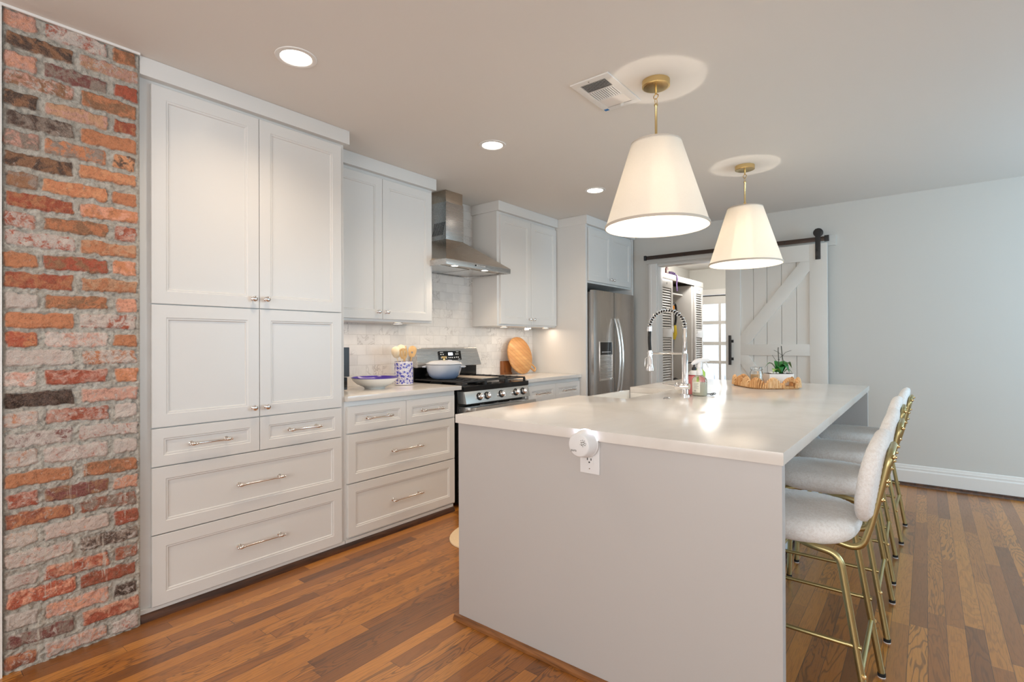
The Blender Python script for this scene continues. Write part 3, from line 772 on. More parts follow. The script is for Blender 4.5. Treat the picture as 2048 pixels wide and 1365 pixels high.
for y in (2.925, 3.012, 3.185, 3.372, 3.470):
    c0 = Vector((-2.664, y, 0.822))
    k = MB().lathe([(0.030, -0.004), (0.030, 0.004), (0.026, 0.006)], c0, ((0, 1, 0), tuple(uz), tuple(nx)), 24).build('control_knob', M['blackgloss'], RG, smooth=50)
    kk = MB().lathe([(0.0225, 0.006), (0.0235, 0.012), (0.022, 0.034), (0.019, 0.037), (0, 0.038)], c0, ((0, 1, 0), tuple(uz), tuple(nx)), 24)
    kk.obox(c0 + nx*0.034, (0, 1, 0), uz, nx, 0.005, 0.021, 0.009)
    kk.build('knob_grip', M['chrome'], k, smooth=50)
MB().box(-2.742, -2.672, r0+0.012, r1-0.012, 0.205, 0.752).build('oven_door', M['steel'], RG, bevel=0.004)
MB().box(-2.673, -2.669, r0+0.13, r1-0.13, 0.33, 0.62).build('oven_window', M['blackgloss'], RG, bevel=0.001)
hd = MB().box(-2.612, -2.588, r0+0.035, r1-0.005, 0.716, 0.752)
for y in (r0+0.05, r1-0.045): hd.box(-2.673, -2.611, y-0.012, y+0.012, 0.722, 0.746)
hd.build('oven_door_handle', M['steelpale'], RG, bevel=0.005, bseg=3)
vs_ = MB()
for k in range(3): MB().box(-2.690, -2.668, r0+0.19+k*0.17, r0+0.215+k*0.17, 0.7525, 0.760).build('door_vent_clip', M['chrome'], RG)
MB().box(-2.742, -2.678, r0+0.012, r1-0.012, 0.045, 0.195).build('lower_drawer', M['steel'], RG, bevel=0.004)
bg_ = MB().hexa([(-3.285, r0, 0.905), (-3.285, r0, 1.04), (-3.285, r1-0.05, 0.905), (-3.285, r1-0.05, 1.04), (-3.235, r0, 0.905), (-3.235, r0, 1.04), (-3.235, r1-0.05, 0.905), (-3.235, r1-0.05, 1.04)])
bg_.build('backguard_base', M['blackgloss'], RG, bevel=0.003)
bgp = MB().hexa([(-3.290, r0+0.000, 1.030), (-3.290, r0+0.010, 1.192), (-3.290, r1-0.020, 1.030), (-3.290, r1-0.055, 1.192), (-3.195, r0+0.000, 1.030), (-3.225, r0+0.010, 1.192), (-3.195, r1-0.020, 1.030), (-3.225, r1-0.055, 1.192)])
bgp.build('backguard', M['steel'], RG, bevel=0.008, bseg=3)
# clock panel on the sloped backguard
tz = Vector((-0.030, 0, 0.162)).normalized(); tn = Vector((0.162, 0, 0.030)).normalized()
pc = Vector((-3.208, 3.148, 1.122)) + tn*0.001
o = MB().obox(pc, (0, 1, 0), tz, tn, 0.132, 0.040, 0.003).build('clock_panel', M['blackgloss'], RG, bevel=0.001)
MB().obox(pc + tn*0.0035 + tz*0.014 + Vector((0, 0.002, 0)), (0, 1, 0), tz, tn, 0.026, 0.012, 0.001).build('clock_display', M['display'], o)
for (du, dv) in ((-0.11, 0.012), (-0.085, 0.012), (0.07, 0.012), (0.092, 0.012), (0.07, -0.016), (0.092, -0.016), (0.045, -0.018), (0.02, -0.018), (0.0, -0.018), (-0.02, -0.018), (-0.05, -0.02), (-0.11, -0.018)):
    MB().obox(pc + tn*0.0035 + tz*dv + Vector((0, du, 0)), (0, 1, 0), tz, tn, 0.0052, 0.0045, 0.001).build('touch_button', M['whiteplastic'], o)
for du, dv, w_ in ((-0.10, 0.030, 0.018), (0.088, 0.031, 0.014), (0.10, -0.033, 0.012)):
    MB().obox(pc + tn*0.0035 + tz*dv + Vector((0, du, 0)), (0, 1, 0), tz, tn, w_, 0.002, 0.001).build('printed_line', M['whiteplastic'], o)
# burners and grates
for (x, y) in ((-2.83, 2.90), (-3.12, 2.90), (-2.83, 3.43), (-3.12, 3.43), (-2.97, 3.165)):
    q = MB().lathe([(0.048, 0), (0.048, 0.006), (0.036, 0.012), (0.036, 0.016), (0.0, 0.018)], (x, y, 0.906), 'z', 24).build('burner', M['castiron'], RG, smooth=50)
def grate(y0, y1, mid):
    g = MB(); t = 0.0055; zt, zb = 0.941, 0.930
    xs0, xs1 = -3.245, -2.705
    for y in (y0, y1): g.box(xs0, xs1, y-t, y+t, zb, zt)
    for x in (xs0, xs1): g.box(x-t, x+t, y0-t, y1+t, zb, zt)
    n = 7
    for k in range(1, n):
        x = xs0 + (xs1-xs0)*k/n
        if mid: g.box(x-t*0.8, x+t*0.8, y0, y1, zb, zt)
        else:
            g.box(x-t*0.8, x+t*0.8, y0, y0+0.085, zb, zt+0.002); g.box(x-t*0.8, x+t*0.8, y1-0.085, y1, zb, zt+0.002)
    if not mid: g.box(xs0, xs1, (y0+y1)/2-t*0.8, (y0+y1)/2+t*0.8, zb, zt)
    for x in (xs0, xs1):
        for y in (y0, y1): g.box(x-0.008, x+0.008, y-0.008, y+0.008, 0.905, zb+0.002)
    g.build('grate', M['castiron'], RG, bevel=0.0015)
grate(r0+0.018, r0+0.262, False); grate(r0+0.276, r1-0.276, True); grate(r1-0.262, r1-0.018, False)
MB().box(-3.20, -2.76, r0+0.290, r1-0.290, 0.9415, 0.949).build('griddle_plate', M['griddle'], RG, bevel=0.003)

# dutch oven on the left rear burner
DO = thing('dutch_oven', 'blue-grey enamelled dutch oven with lid on the left rear burner', 'pot', (-3.03, 2.905, 0.9435))
px, py, pz = -3.03, 2.905, 0.9435
pot = MB().lathe([(0.0, 0.0), (0.080, 0.0), (0.100, 0.006), (0.122, 0.030), (0.136, 0.065), (0.142, 0.105), (0.144, 0.116), (0.138, 0.116), (0.130, 0.065), (0.09, 0.012), (0.0, 0.010)], (px, py, pz), 'z', 40)
pot.build('pot_body', M['enamel'], DO, smooth=60)
MB().lathe([(0.138, 0.118), (0.147, 0.119), (0.147, 0.124), (0.135, 0.132), (0.110, 0.143), (0.060, 0.151), (0.0, 0.153), (0.0, 0.148), (0.100, 0.138), (0.135, 0.1185)], (px, py, pz), 'z', 40).build('lid', M['enamellid'], DO, smooth=60)
MB().lathe([(0.0, 0.152), (0.010, 0.152), (0.009, 0.162), (0.022, 0.170), (0.024, 0.176), (0.018, 0.181), (0.0, 0.182)], (px, py, pz), 'z', 20).build('lid_knob', M['brass'], DO, smooth=60)
d = Vector((0.78, 0.62, 0)).normalized()
for s in (-1, 1):
    e = Vector((px, py, pz+0.098)) + d*s*0.138; pr = Vector((-d.y, d.x, 0))
    MB().tube(bend([e - pr*0.045, e - pr*0.040 + d*s*0.030, e + pr*0.040 + d*s*0.030, e + pr*0.045], 0.02), 0.007, 10).build('side_handle', M['enamel'], DO, smooth=60)

# ================================================================== LEFT COUNTER THINGS
Z0 = 0.914
bw = MB().lathe([(0.0, 0.0), (0.070, 0.0), (0.072, 0.008), (0.082, 0.014), (0.120, 0.032), (0.148, 0.056), (0.160, 0.074)], (-3.03, 2.235, Z0+0.0005), 'z', 48, cap=False)
bw.lathe([(0.160, 0.074), (0.162, 0.079), (0.158, 0.080), (0.146, 0.062), (0.118, 0.038), (0.080, 0.020), (0.0, 0.016)], (-3.03, 2.235, Z0+0.0005), 'z', 48, mi=1, cap=False)
o = bw.build('serving_bowl', [M['pureceramic'], M['purpleglaze']], smooth=60)
tag(rehome(o, (-3.03, 2.235, Z0)), 'wide white serving bowl with violet-blue inside on the left worktop', 'bowl')
cr = MB().lathe([(0.0, 0.0), (0.066, 0.0), (0.070, 0.003), (0.070, 0.176), (0.067, 0.179), (0.064, 0.176), (0.064, 0.012), (0.0, 0.010)], (0, 0, 0), 'z', 48, sx=0.9, sy=1.06)
o = cr.build('utensil_crock', M['floral'], smooth=40); o.location = (-3.115, 2.565, Z0+0.0005)
tag(o, 'white utensil crock with blue flower pattern beside the serving bowl', 'crock')
def utensil(name, label, kind, base, top, m, turn=0.0):
    base, top = Vector(base), Vector(top); ax = (top-base).normalized(); L = (top-base).length
    side = Vector((math.cos(turn), math.sin(turn), 0)); side = (side - ax*side.dot(ax)).normalized(); nr = ax.cross(side)
    mb = MB(); mb.tube([base + ax*L*t for t in (0, 0.3, 0.6, 0.72)], 0.0055, 8, taper=[0.9, 1, 0.9, 0.8])
    rows = 12; W = {'spoon': 0.036, 'slotted': 0.034, 'paddle': 0.034, 'ladle': 0.040}[kind]
    def out(t): return W*math.sqrt(max(0, 1-(2*t-1)**2))*(0.75+0.35*t) + (0.003 if t < 0.2 else 0)
    c0 = base + ax*L*0.68; hl = L*0.32; vs = []; fs = []; th = 0.0035; cup = {'spoon': 0.009, 'ladle': 0.02}.get(kind, 0.002)
    nc = 8
    for i in range(rows+1):
        t = i/rows; w_ = out(t)
        for s in (1, -1):
            for j in range(nc+1):
                u = 2*j/nc - 1; dd = -cup*(1-u*u)*math.sin(PI*t)
                vs.append(c0 + ax*hl*t + side*w_*u + nr*(dd + s*th*0.5))
    st = 2*(nc+1)
    for i in range(rows):
        for j in range(nc):
            if kind == 'slotted' and 3 <= i <= 8 and j in (2, 5): continue
            if kind == 'paddle' and 4 <= i <= 5 and j in (3, 4): continue
            a = i*st + j; fs.append((a, a+1, a+st+1, a+st)); a += nc+1; fs.append((a, a+st, a+st+1, a+1))
        a = i*st; fs.append((a, a+st, a+st+nc+1, a+nc+1)); a = i*st+nc; fs.append((a, a+nc+1, a+st+nc+1, a+st))
    mb.add(vs, fs)
    o = mb.build(name, m, smooth=60, merge=False); tag(rehome(o, base), label, 'utensil', 'utensils in the floral crock'); return o
cx, cy, cz = -3.115, 2.565, Z0+0.014
utensil('wooden_ladle', 'pale cream ladle leaning far left in the blue floral crock', 'ladle', (cx, cy-0.025, cz), (cx+0.01, cy-0.088, 1.208), M['palespoon'], 1.2)
utensil('slotted_spoon', 'slotted wooden spoon at the front middle of the floral crock', 'slotted', (cx+0.030, cy-0.010, cz), (cx+0.045, cy-0.045, 1.195), M['spoonwood'], 1.0)
utensil('wooden_spoon', 'tall pale wooden spoon at the back middle of the floral crock', 'spoon', (cx-0.012, cy-0.004, cz), (cx-0.02, cy-0.012, 1.222), M['palespoon'], 0.9)
utensil('wooden_spatula', 'narrow wooden spatula seen edge-on in the floral crock', 'spoon', (cx-0.030, cy+0.018, cz), (cx-0.03, cy+0.045, 1.212), M['spoonwood'], 2.3)
utensil('wooden_paddle', 'wooden paddle with a round hole leaning right in the floral crock', 'paddle', (cx+0.016, cy+0.022, cz), (cx+0.02, cy+0.075, 1.212), M['spoonwood'], 0.9)

AF = thing('air_fryer', 'dark grey countertop air fryer half hidden behind the pantry edge', 'appliance', (-3.12, 1.915, Z0))
MB().box(-3.26, -2.990, 1.810, 2.005, 1.010, 1.205).box(-3.25, -3.000, 1.820, 1.995, Z0+0.010, 1.006).box(-3.24, -3.02, 1.83, 1.985, Z0+0.0005, Z0+0.012).build('body', M['airfryer'], AF, bevel=0.012, bseg=3)
MB().box(-2.999, -2.978, 1.845, 1.98, 0.940, 1.004).build('basket_front', M['blackgloss'], AF, bevel=0.006)
MB().box(-2.978, -2.940, 1.893, 1.925, 0.962, 0.986).build('basket_handle', M['blackgloss'], AF, bevel=0.006)

# ================================================================== RIGHT COUNTER THINGS
CB = thing('cutting_board', 'round striped wooden cutting board leaning on the marble tiles', 'cutting board', (-3.16, 4.13, Z0))
R_ = 0.190; lean = math.radians(13)
uy = Vector((0, 1, 0)); uzb = Vector((-math.sin(lean), 0, math.cos(lean))); un = Vector((math.cos(lean), 0, math.sin(lean)))
ctr = Vector((-3.205, 4.128, Z0 + 0.003 + R_*math.cos(lean)))
cbm = MB().lathe([(0, -0.010), (R_-0.004, -0.010), (R_, -0.006), (R_, 0.006), (R_-0.004, 0.010), (0, 0.010)], ctr, (tuple(uy), tuple(uzb), tuple(un)), 64)
cbm.build('board', M['board'], CB, smooth=50)
hdv = (uy*0.80 - uzb*0.60).normalized(); pv = (uy*0.60 + uzb*0.80).normalized()
hp = [ctr + hdv*(R_-0.012) + pv*0.024, ctr + hdv*(R_+0.060) + pv*0.021, ctr + hdv*(R_+0.074), ctr + hdv*(R_+0.060) - pv*0.021, ctr + hdv*(R_-0.012) - pv*0.024]
MB().tube(smooth_path(hp, 6), 0.0085, 10).build('loop_handle', M['board'], CB, smooth=60)
bx = MB().box(-3.297, -3.262, 3.925, 4.060, Z0+0.0005, Z0+0.135)
bx.box(-3.262, -3.250, 3.925, 4.060, Z0+0.0005, Z0+0.020)
o = bx.build('wooden_stand', M['boxwood'], bevel=0.003)
tag(rehome(o, (-3.28, 3.99, Z0)), 'small brown wooden stand behind the round cutting board', 'stand')

# ================================================================== REFRIGERATOR
FR = thing('refrigerator', 'stainless steel side-by-side refrigerator with water dispenser', 'refrigerator', (-2.9, 4.975, 0))
fy0, fy1, fx = 4.522, 5.432, -2.565
MB().box(-3.27, fx-0.062, fy0+0.004, fy1-0.004, 0.02, 1.742).build('body', M['steelfridge'], FR, bevel=0.004)
def fdoor(y0, y1, curve):
    n = 10; mb = MB(); vs = []
    for i in range(n+1):
        t = i/n; y = y0 + (y1-y0)*t; x = fx - 0.010*(2*t-1)**4 - (0.004 if i in (0, n) else 0)
        for z in (0.055, 1.757): vs.append((x, y, z))
    m0 = len(vs); vs += [(fx-0.058, y0, 0.055), (fx-0.058, y0, 1.757), (fx-0.058, y1, 0.055), (fx-0.058, y1, 1.757)]
    fs = [(2*i, 2*i+2, 2*i+3, 2*i+1) for i in range(n)]
    fs += [(m0, 0, 1, m0+1), (2*n, m0+2, m0+3, 2*n+1), (m0+1,) + tuple(2*i+1 for i in range(n+1)) + (m0+3,), (m0,) + (m0+2,) + tuple(2*i for i in range(n, -1, -1)), (m0, m0+1, m0+3, m0+2)]
    mb.add(vs, fs); return mb.build('refrigerator_door', M['steelfridge'], FR, bevel=0.002)
ysp = 4.955
d1 = fdoor(fy0, ysp-0.003, 1); d2 = fdoor(ysp+0.003, fy1, 1)
def fhandle(par, y):
    pts = []
    for k in range(15):
        t = k/14; pts.append((fx + 0.012 + 0.060*math.sin(PI*t)**0.75, y, 0.62 + 0.86*t))
    o = MB().tube(pts, 0.0135, 12, flat=0.8).build('handle', M['steelpale'], par, smooth=60)
    o['label'] = 'pale curved bar handle'
fhandle(d1, ysp-0.030); fhandle(d2, ysp+0.034)
dy0, dy1 = 4.610, 4.880
dp = MB().box(fx-0.004, fx+0.005, dy0, dy0+0.008, 0.840, 1.240).box(fx-0.004, fx+0.005, dy1-0.008, dy1, 0.840, 1.240)
dp.box(fx-0.004, fx+0.005, dy0+0.008, dy1-0.008, 1.232, 1.240).box(fx-0.004, fx+0.005, dy0+0.008, dy1-0.008, 0.840, 0.848)
D = dp.build('dispenser_frame', M['steelpale'], d1, bevel=0.001)
MB().box(fx-0.003, fx+0.003, dy0+0.008, dy1-0.008, 1.105, 1.232).build('dispenser_display', M['blackgloss'], d1)
MB().box(fx-0.003, fx+0.0008, dy0+0.008, dy1-0.008, 0.862, 1.105).build('dispenser_recess', M['steel'], d1)
MB().box(fx-0.003, fx+0.012, dy0+0.008, dy1-0.008, 0.848, 0.862).build('drip_tray', M['chrome'], d1)
ic = MB()
for k in range(8): ic.box(fx+0.003, fx+0.0038, dy0+0.045+k*0.024, dy0+0.058+k*0.024, 1.128, 1.137)
ic.build('dispenser_icons', M['whiteplastic'], d1)
lg = MB().lathe([(0.0, 0), (0.011, 0), (0.009, 0.002), (0.0, 0.0025)], (fx-0.004, 5.315, 1.680), 'x', 16)
lg.box(fx-0.004, fx-0.0015, 5.328, 5.345, 1.676, 1.684)
lg.build('badge', M['chrome'], d2)
MB().box(-2.70, fx-0.02, fy0+0.02, fy1-0.02, 1.7425, 1.752).build('hinge_cover', M['black'], FR)

# ================================================================== ISLAND
IX0, IX1, IY0, IY1 = -1.640, -0.320, 1.640, 4.500
SX1, SY0, SY1 = -1.320, 2.680, 3.385          # cut-out for the apron sink
IS = thing('kitchen_island', 'long white kitchen island with waterfall side panels and overhang for stools', 'island', (-1.0, 3.05, 0))
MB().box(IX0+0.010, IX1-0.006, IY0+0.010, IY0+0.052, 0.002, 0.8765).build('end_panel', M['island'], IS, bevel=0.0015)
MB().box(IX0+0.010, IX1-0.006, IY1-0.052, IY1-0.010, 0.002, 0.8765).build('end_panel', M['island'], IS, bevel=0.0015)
cb_ = MB()
cb_.box(IX0+0.030, -0.628, IY0+0.0525, SY0-0.03, 0.08, 0.876).box(IX0+0.030, -0.628, SY1+0.03, IY1-0.0525, 0.08, 0.876)
cb_.box(-1.27, -0.628, SY0-0.03, SY1+0.03, 0.08, 0.876).box(IX0+0.030, -1.27, SY0-0.03, SY1+0.03, 0.08, 0.62)
cb_.box(IX0+0.06, -0.64, IY0+0.0525, IY1-0.0525, 0.001, 0.08)
cb_.build('carcass', M['islandback'], IS)
n_ = 6; L_ = (IY1-IY0-0.105)/n_
for k in range(n_):
    panel_front(MB(), -0.612, IY0+0.0525+k*L_+0.002, IY0+0.0525+(k+1)*L_-0.002, 0.10, 0.872, 0.07, 0.016).build('back_panel', M['islandback'], IS, smooth=20)
# worktop with the sink notch
t = MB(); zt0, zt1 = 0.8765, 0.914
poly = [(IX0, IY0), (IX1, IY0), (IX1, IY1), (IX0, IY1), (IX0, SY1), (SX1, SY1), (SX1, SY0), (IX0, SY0)]
t.prism(poly, 'z', zt0, zt1)
o = t.build('island_worktop', M['quartz'], bevel=0.0015)
tag(rehome(o, (-1.0, 3.05, zt0)), 'wide white quartz worktop covering the kitchen island', 'worktop')
q = MB(); qp = [(0, 0.001), (-0.020, 0.001), (-0.0185, 0.012), (-0.012, 0.021), (0, 0.024)]
q.prism([(IY0+0.0095 + a, b) for a, b in qp], 'x', IX0-0.008, IX1-0.006)
o = q.build('quarter_round', M['shoeX'], smooth=25); tag(rehome(o, (-1.0, IY0, 0)), 'stained wood quarter-round at the foot of the island end panel', 'moulding')
q = MB(); q.prism([(-0.625 + 0.0 - a, b) for a, b in qp], 'y', IY0+0.055, IY1-0.055)
o = q.build('quarter_round', M['darkwood'], smooth=25); tag(rehome(o, (-0.62, 3.05, 0)), 'dark wood moulding along the island base behind the stools', 'moulding')

# sink
SK = thing('apron_sink', 'white apron-front sink set into the aisle side of the island', 'sink', (-1.47, 3.03, 0.66))
sx0, sx1, a, b, zr, zb = -1.672, -1.290, SY0-0.018, SY1+0.018, 0.8755, 0.655
sk = MB()
sk.box(sx0, sx0+0.030, a+0.02, b-0.02, zb, 0.892).box(sx1-0.018, sx1, a, b, zb, zr).box(sx0+0.030, sx1-0.018, a, a+0.018, zb, zr).box(sx0+0.030, sx1-0.018, b-0.018, b, zb, zr).box(sx0+0.030, sx1-0.018, a+0.018, b-0.018, zb, zb+0.02)
sk.build('basin', M['pureceramic'], SK, bevel=0.004, bseg=3)
MB().lathe([(0, 0.001), (0.030, 0.001), (0.044, 0.004), (0.044, 0.0)], (-1.46, 3.03, zb+0.02), 'z', 24).build('drain', M['chrome'], SK)

# faucet
FC = thing('kitchen_faucet', 'tall chrome spring-neck kitchen faucet beside the sink', 'faucet', (-1.115, 3.03, Z0))
fxx, fyy = -1.115, 3.03
MB().lathe([(0.030, 0.0005), (0.030, 0.006), (0.0215, 0.010), (0.0195, 0.014), (0.0195, 0.095), (0.0180, 0.10), (0.0180, 0.245), (0.0155, 0.250), (0.0125, 0.252), (0.0125, 0.392), (0.0145, 0.394), (0.0145, 0.402), (0.0, 0.404)], (fxx, fyy, Z0), 'z', 28).build('column', M['chrome'], FC, smooth=50)
vh = MB().lathe([(0.0, -0.052), (0.022, -0.052), (0.024, -0.048), (0.024, -0.004), (0.021, 0.0), (0.018, 0.03), (0.0, 0.032)], (fxx-0.002, fyy-0.006, Z0+0.056), ((0, 1, 0), (0, 0, 1), (1, 0, 0)), 28)
vh.build('valve_body', M['chrome'], FC, smooth=50)
MB().tube([(fxx-0.050, fyy-0.006, Z0+0.056), (fxx-0.085, fyy-0.008, Z0+0.060), (fxx-0.135, fyy-0.010, Z0+0.066)], 0.0045, 10, taper=[1.2, 1, 0.8]).build('lever', M['chrome'], FC, smooth=60)
arc = []
xa, xb_, zc = fxx, fxx-0.220, Z0+0.402
for k in range(41):
    a_ = PI*k/40; arc.append(Vector(((xa+xb_)/2 + 0.110*math.cos(a_), fyy, zc + 0.108*math.sin(a_))))
MB().tube(arc, 0.0062, 10).build('hose', M['rubber'], FC, smooth=60)
sp = []; turns = 21; N = turns*14
for k in range(N+1):
    t_ = k/N; s_ = t_*40; i = min(int(s_), 39); fr_ = s_-i
    p = arc[i].lerp(arc[i+1], fr_); tg = (arc[i+1]-arc[i]).normalized(); nr = Vector((-tg.z, 0, tg.x)); bn = Vector((0, 1, 0))
    ph = 2*PI*turns*t_; sp.append(p + nr*math.cos(ph)*0.0130 + bn*math.sin(ph)*0.0130)
MB().tube(sp, 0.0021, 6).build('spring', M['chrome'], FC, smooth=60)
MB().lathe([(0.0, 0.012), (0.015, 0.012), (0.0155, 0.0), (0.0155, -0.016), (0.0, -0.018)], (xb_, fyy, zc), 'z', 20).build('spring_collar', M['chrome'], FC, smooth=50)
MB().tube(smooth_path([(xb_, fyy, zc-0.016), (xb_-0.002, fyy, zc-0.07), (xb_+0.002, fyy, zc-0.135)], 6), 0.0095, 12).build('spray_hose', M['rubber'], FC, smooth=60)
sh_ = MB().lathe([(0.0, 0.0), (0.0125, 0.0), (0.0135, -0.01), (0.0135, -0.045), (0.0155, -0.052), (0.0175, -0.085), (0.024, -0.112), (0.024, -0.124), (0.020, -0.127), (0.0, -0.127)], (xb_+0.002, fyy, zc-0.135), 'z', 24)
sh_.build('spray_head', M['chrome'], FC, smooth=50)
MB().tube([(xb_-0.014, fyy, zc-0.175), (xb_-0.030, fyy, zc-0.185), (xb_-0.033, fyy, zc-0.235)], 0.0025, 8).build('spray_trigger', M['chrome'], FC, smooth=60)
ar = MB().tube([(fxx-0.015, fyy, Z0+0.251), (xb_+0.018, fyy, Z0+0.249)], 0.0058, 12)
ar.lathe([(0.0150, -0.008), (0.0195, -0.008), (0.0195, 0.008), (0.0150, 0.008)], (xb_+0.002, fyy, Z0+0.249), 'z', 20, close=True)
ar.build('support_arm', M['chrome'], FC, smooth=50)
o = MB().lathe([(0.0, 0.0075), (0.010, 0.0075), (0.012, 0.006), (0.015, 0.006), (0.018, 0.004), (0.022, 0.0005)], (0, 0, 0), 'z', 28).build('air_switch_button', M['chrome'], smooth=50)
o.location = (-1.141, 2.818, Z0); tag(o, 'low round chrome push button on the island worktop near the sink', 'button')

# bottles beside the faucet
SB = thing('spray_bottle', 'clear spray bottle with white trigger head standing beside the faucet', 'bottle', (-1.045, 3.075, Z0)); bx0, by0 = -1.045, 3.075
MB().lathe([(0.0, 0.001), (0.040, 0.001), (0.043, 0.006), (0.043, 0.092), (0.040, 0.104), (0.024, 0.120), (0.0155, 0.126), (0.0155, 0.134), (0.0, 0.134)], (bx0, by0, Z0), 'z', 36, sy=0.75).build('bottle_body', M['bottle'], SB, smooth=50)
MB().lathe([(0.0, 0.004), (0.0375, 0.004), (0.0395, 0.009), (0.0395, 0.080), (0.0, 0.080)], (bx0, by0, Z0), 'z', 30, sy=0.73).build('liquid', M['labelwhite'], SB, smooth=50)
r_ = Vector((0.78, 0.625, 0)); fwd = Vector((0.30, -0.954, 0))
lb = MB(); vs = []
for k in range(9):
    a_ = math.radians(-62 + 34*0 + k*10); 
    d_ = Vector((math.sin(a_)*0.0435 + 0.0, -math.cos(a_)*0.0435*0.755, 0))
    for z in (0.022, 0.084): vs.append((bx0+d_.x, by0+d_.y, Z0+z))
lb.add(vs, [(2*i, 2*i+2, 2*i+3, 2*i+1) for i in range(8)])
LB = lb.build('label', M['labelwhite'], SB, smooth=60)
tx = MB()
def onlab(k, z0, z1):
    vs = []
    for kk in (k, k+0.9):
        a_ = math.radians(-62 + kk*10); d_ = Vector((math.sin(a_)*0.0440, -math.cos(a_)*0.0440*0.755, 0))
        for z in (z0, z1): vs.append((bx0+d_.x, by0+d_.y, Z0+z))
    tx.add(vs, [(0, 2, 3, 1)])
for row in range(7):
    for k in (3, 4, 5, 6)[:4 - (row % 3 == 1)]: onlab(k, 0.044+row*0.0052, 0.0455+row*0.0052)
for row in range(5): onlab(3, 0.027+row*0.0022, 0.0282+row*0.0022); onlab(4, 0.027+row*0.0022, 0.0282+row*0.0022)
tx.build('printed_lines', M['ink'], LB)
MB().lathe([(0.0172, 0.122), (0.0180, 0.124), (0.0180, 0.146), (0.0150, 0.152), (0.011, 0.170), (0.0, 0.172)], (bx0, by0, Z0), 'z', 20).build('screw_collar', M['whiteplastic'], SB, smooth=50)
hd_ = MB(); hz = Z0+0.185
def HP(u, z): return (bx0 + r_.x*u, by0 + r_.y*u, Z0 + z)
sec = [(-0.046, 0.190, 0.006), (-0.036, 0.198, 0.010), (-0.022, 0.206, 0.013), (0.0, 0.212, 0.014), (0.022, 0.214, 0.012), (0.044, 0.214, 0.009), (0.056, 0.213, 0.007)]
hd_.tube([HP(u, z-0.004) for u, z, _ in sec], 1.0, 12, taper=[s[2]*1.1 for s in sec])
hd_.tube([HP(0.0, 0.168), HP(0.002, 0.208)], 0.014, 12)
hd_.build('sprayer_head', M['whiteplastic'], SB, smooth=60)
MB().tube(smooth_path([HP(0.034, 0.206), HP(0.043, 0.186), HP(0.053, 0.166)], 5), 0.0042, 8).build('trigger', M['whiteplastic'], SB, smooth=60)

HS = thing('hand_soap', 'pink hand soap bottle with black pump behind the spray bottle', 'bottle', (-1.125, 3.165, Z0)); hx, hy = -1.105, 3.155
MB().lathe([(0.0, 0.001), (0.031, 0.001), (0.033, 0.004), (0.033, 0.112), (0.0, 0.112)], (hx, hy, Z0), 'z', 30).build('bottle_body', M['pink'], HS, smooth=50)
MB().lathe([(0.0334, 0.112), (0.0334, 0.119), (0.0, 0.119)], (hx, hy, Z0), 'z', 30).build('red_band', M['red'], HS, smooth=50)
MB().lathe([(0.034, 0.119), (0.033, 0.130), (0.026, 0.141), (0.014, 0.146), (0.0, 0.146)], (hx, hy, Z0), 'z', 30).build('shoulder', M['whiteplastic'], HS, smooth=50)
pm = MB().lathe([(0.0135, 0.146), (0.0135, 0.160), (0.010, 0.166), (0.0045, 0.168), (0.0045, 0.188), (0.009, 0.189), (0.009, 0.195), (0, 0.196)], (hx, hy, Z0), 'z', 18)
pm.tube([(hx, hy, Z0+0.192), (hx-0.022, hy-0.018, Z0+0.192), (hx-0.034, hy-0.027, Z0+0.189)], 0.0035, 8); pm.build('pump', M['black'], HS, smooth=50)
GB = thing('soap_bottle', 'lime green labelled bottle mostly hidden behind the spray bottle', 'bottle', (-1.06, 3.245, Z0)); gx, gy = -1.118, 3.285
MB().lathe([(0.0, 0.001), (0.034, 0.001), (0.036, 0.004), (0.036, 0.128), (0.020, 0.146), (0.013, 0.150), (0.0, 0.150)], (gx, gy, Z0), 'z', 30).build('bottle_body', M['lime'], GB, smooth=50)
MB().lathe([(0.014, 0.150), (0.014, 0.164), (0.0, 0.166)], (gx, gy, Z0), 'z', 20).build('cap', M['whiteplastic'], GB, smooth=50)
sc = MB()
for s_ in (-1, 1):
    c_ = Vector((-0.985+0.0, 3.13 + s_*0.016, Z0+0.010))
    sc.tube([c_ + Vector((math.cos(a)*0.010*1.0, math.sin(a)*0.012, 0.004*math.sin(a))) for a in [2*PI*k/14 for k in range(14)]], 0.0022, 6, closed=True)
    sc.tube([c_ - Vector((0.010, 0, 0)), c_ - Vector((0.055, s_*0.016, 0.004))], 0.002, 6)
o = sc.build('scissors', M['black'], smooth=60); tag(rehome(o, (-1.0, 3.13, Z0)), 'small dark scissors lying just right of the spray bottle', 'scissors')

# ---------------- outlet and plug-in air freshener on the end panel
PY = IY0+0.010
OT = thing('electrical_outlet', 'white outlet plate on the end panel of the island', 'outlet', (-0.958, PY, 0.82))
MB().box(-0.998, -0.918, PY-0.0055, PY-0.0002, 0.755, 0.8745).build('cover_plate', M['whiteplastic'], OT, bevel=0.003)
rc = MB().box(-0.975, -0.941, PY-0.0075, PY-0.005, 0.790, 0.858).build('receptacle', M['whiteplastic'], OT, bevel=0.001)
MB().box(-0.9670, -0.9640, PY-0.0085, PY-0.0074, 0.8035, 0.8125).box(-0.9520, -0.9490, PY-0.0085, PY-0.0074, 0.8035, 0.8115).lathe([(0.0028, -0.0085), (0.0028, -0.0070)], (-0.958, PY, 0.7965), 'y', 12).build('slots', M['slot'], rc)
MB().lathe([(0.0, -0.0068), (0.0022, -0.0066), (0.0028, -0.0050)], (-0.958, PY, 0.773), 'y', 12).build('screw', M['chrome'], OT)
AFR = thing('air_freshener', 'round white plug-in air freshener with glowing rim on the island outlet', 'air freshener', (-0.968, PY, 0.868))
ax_, az_ = -0.968, 0.866; yb_ = IY0 - 0.0015
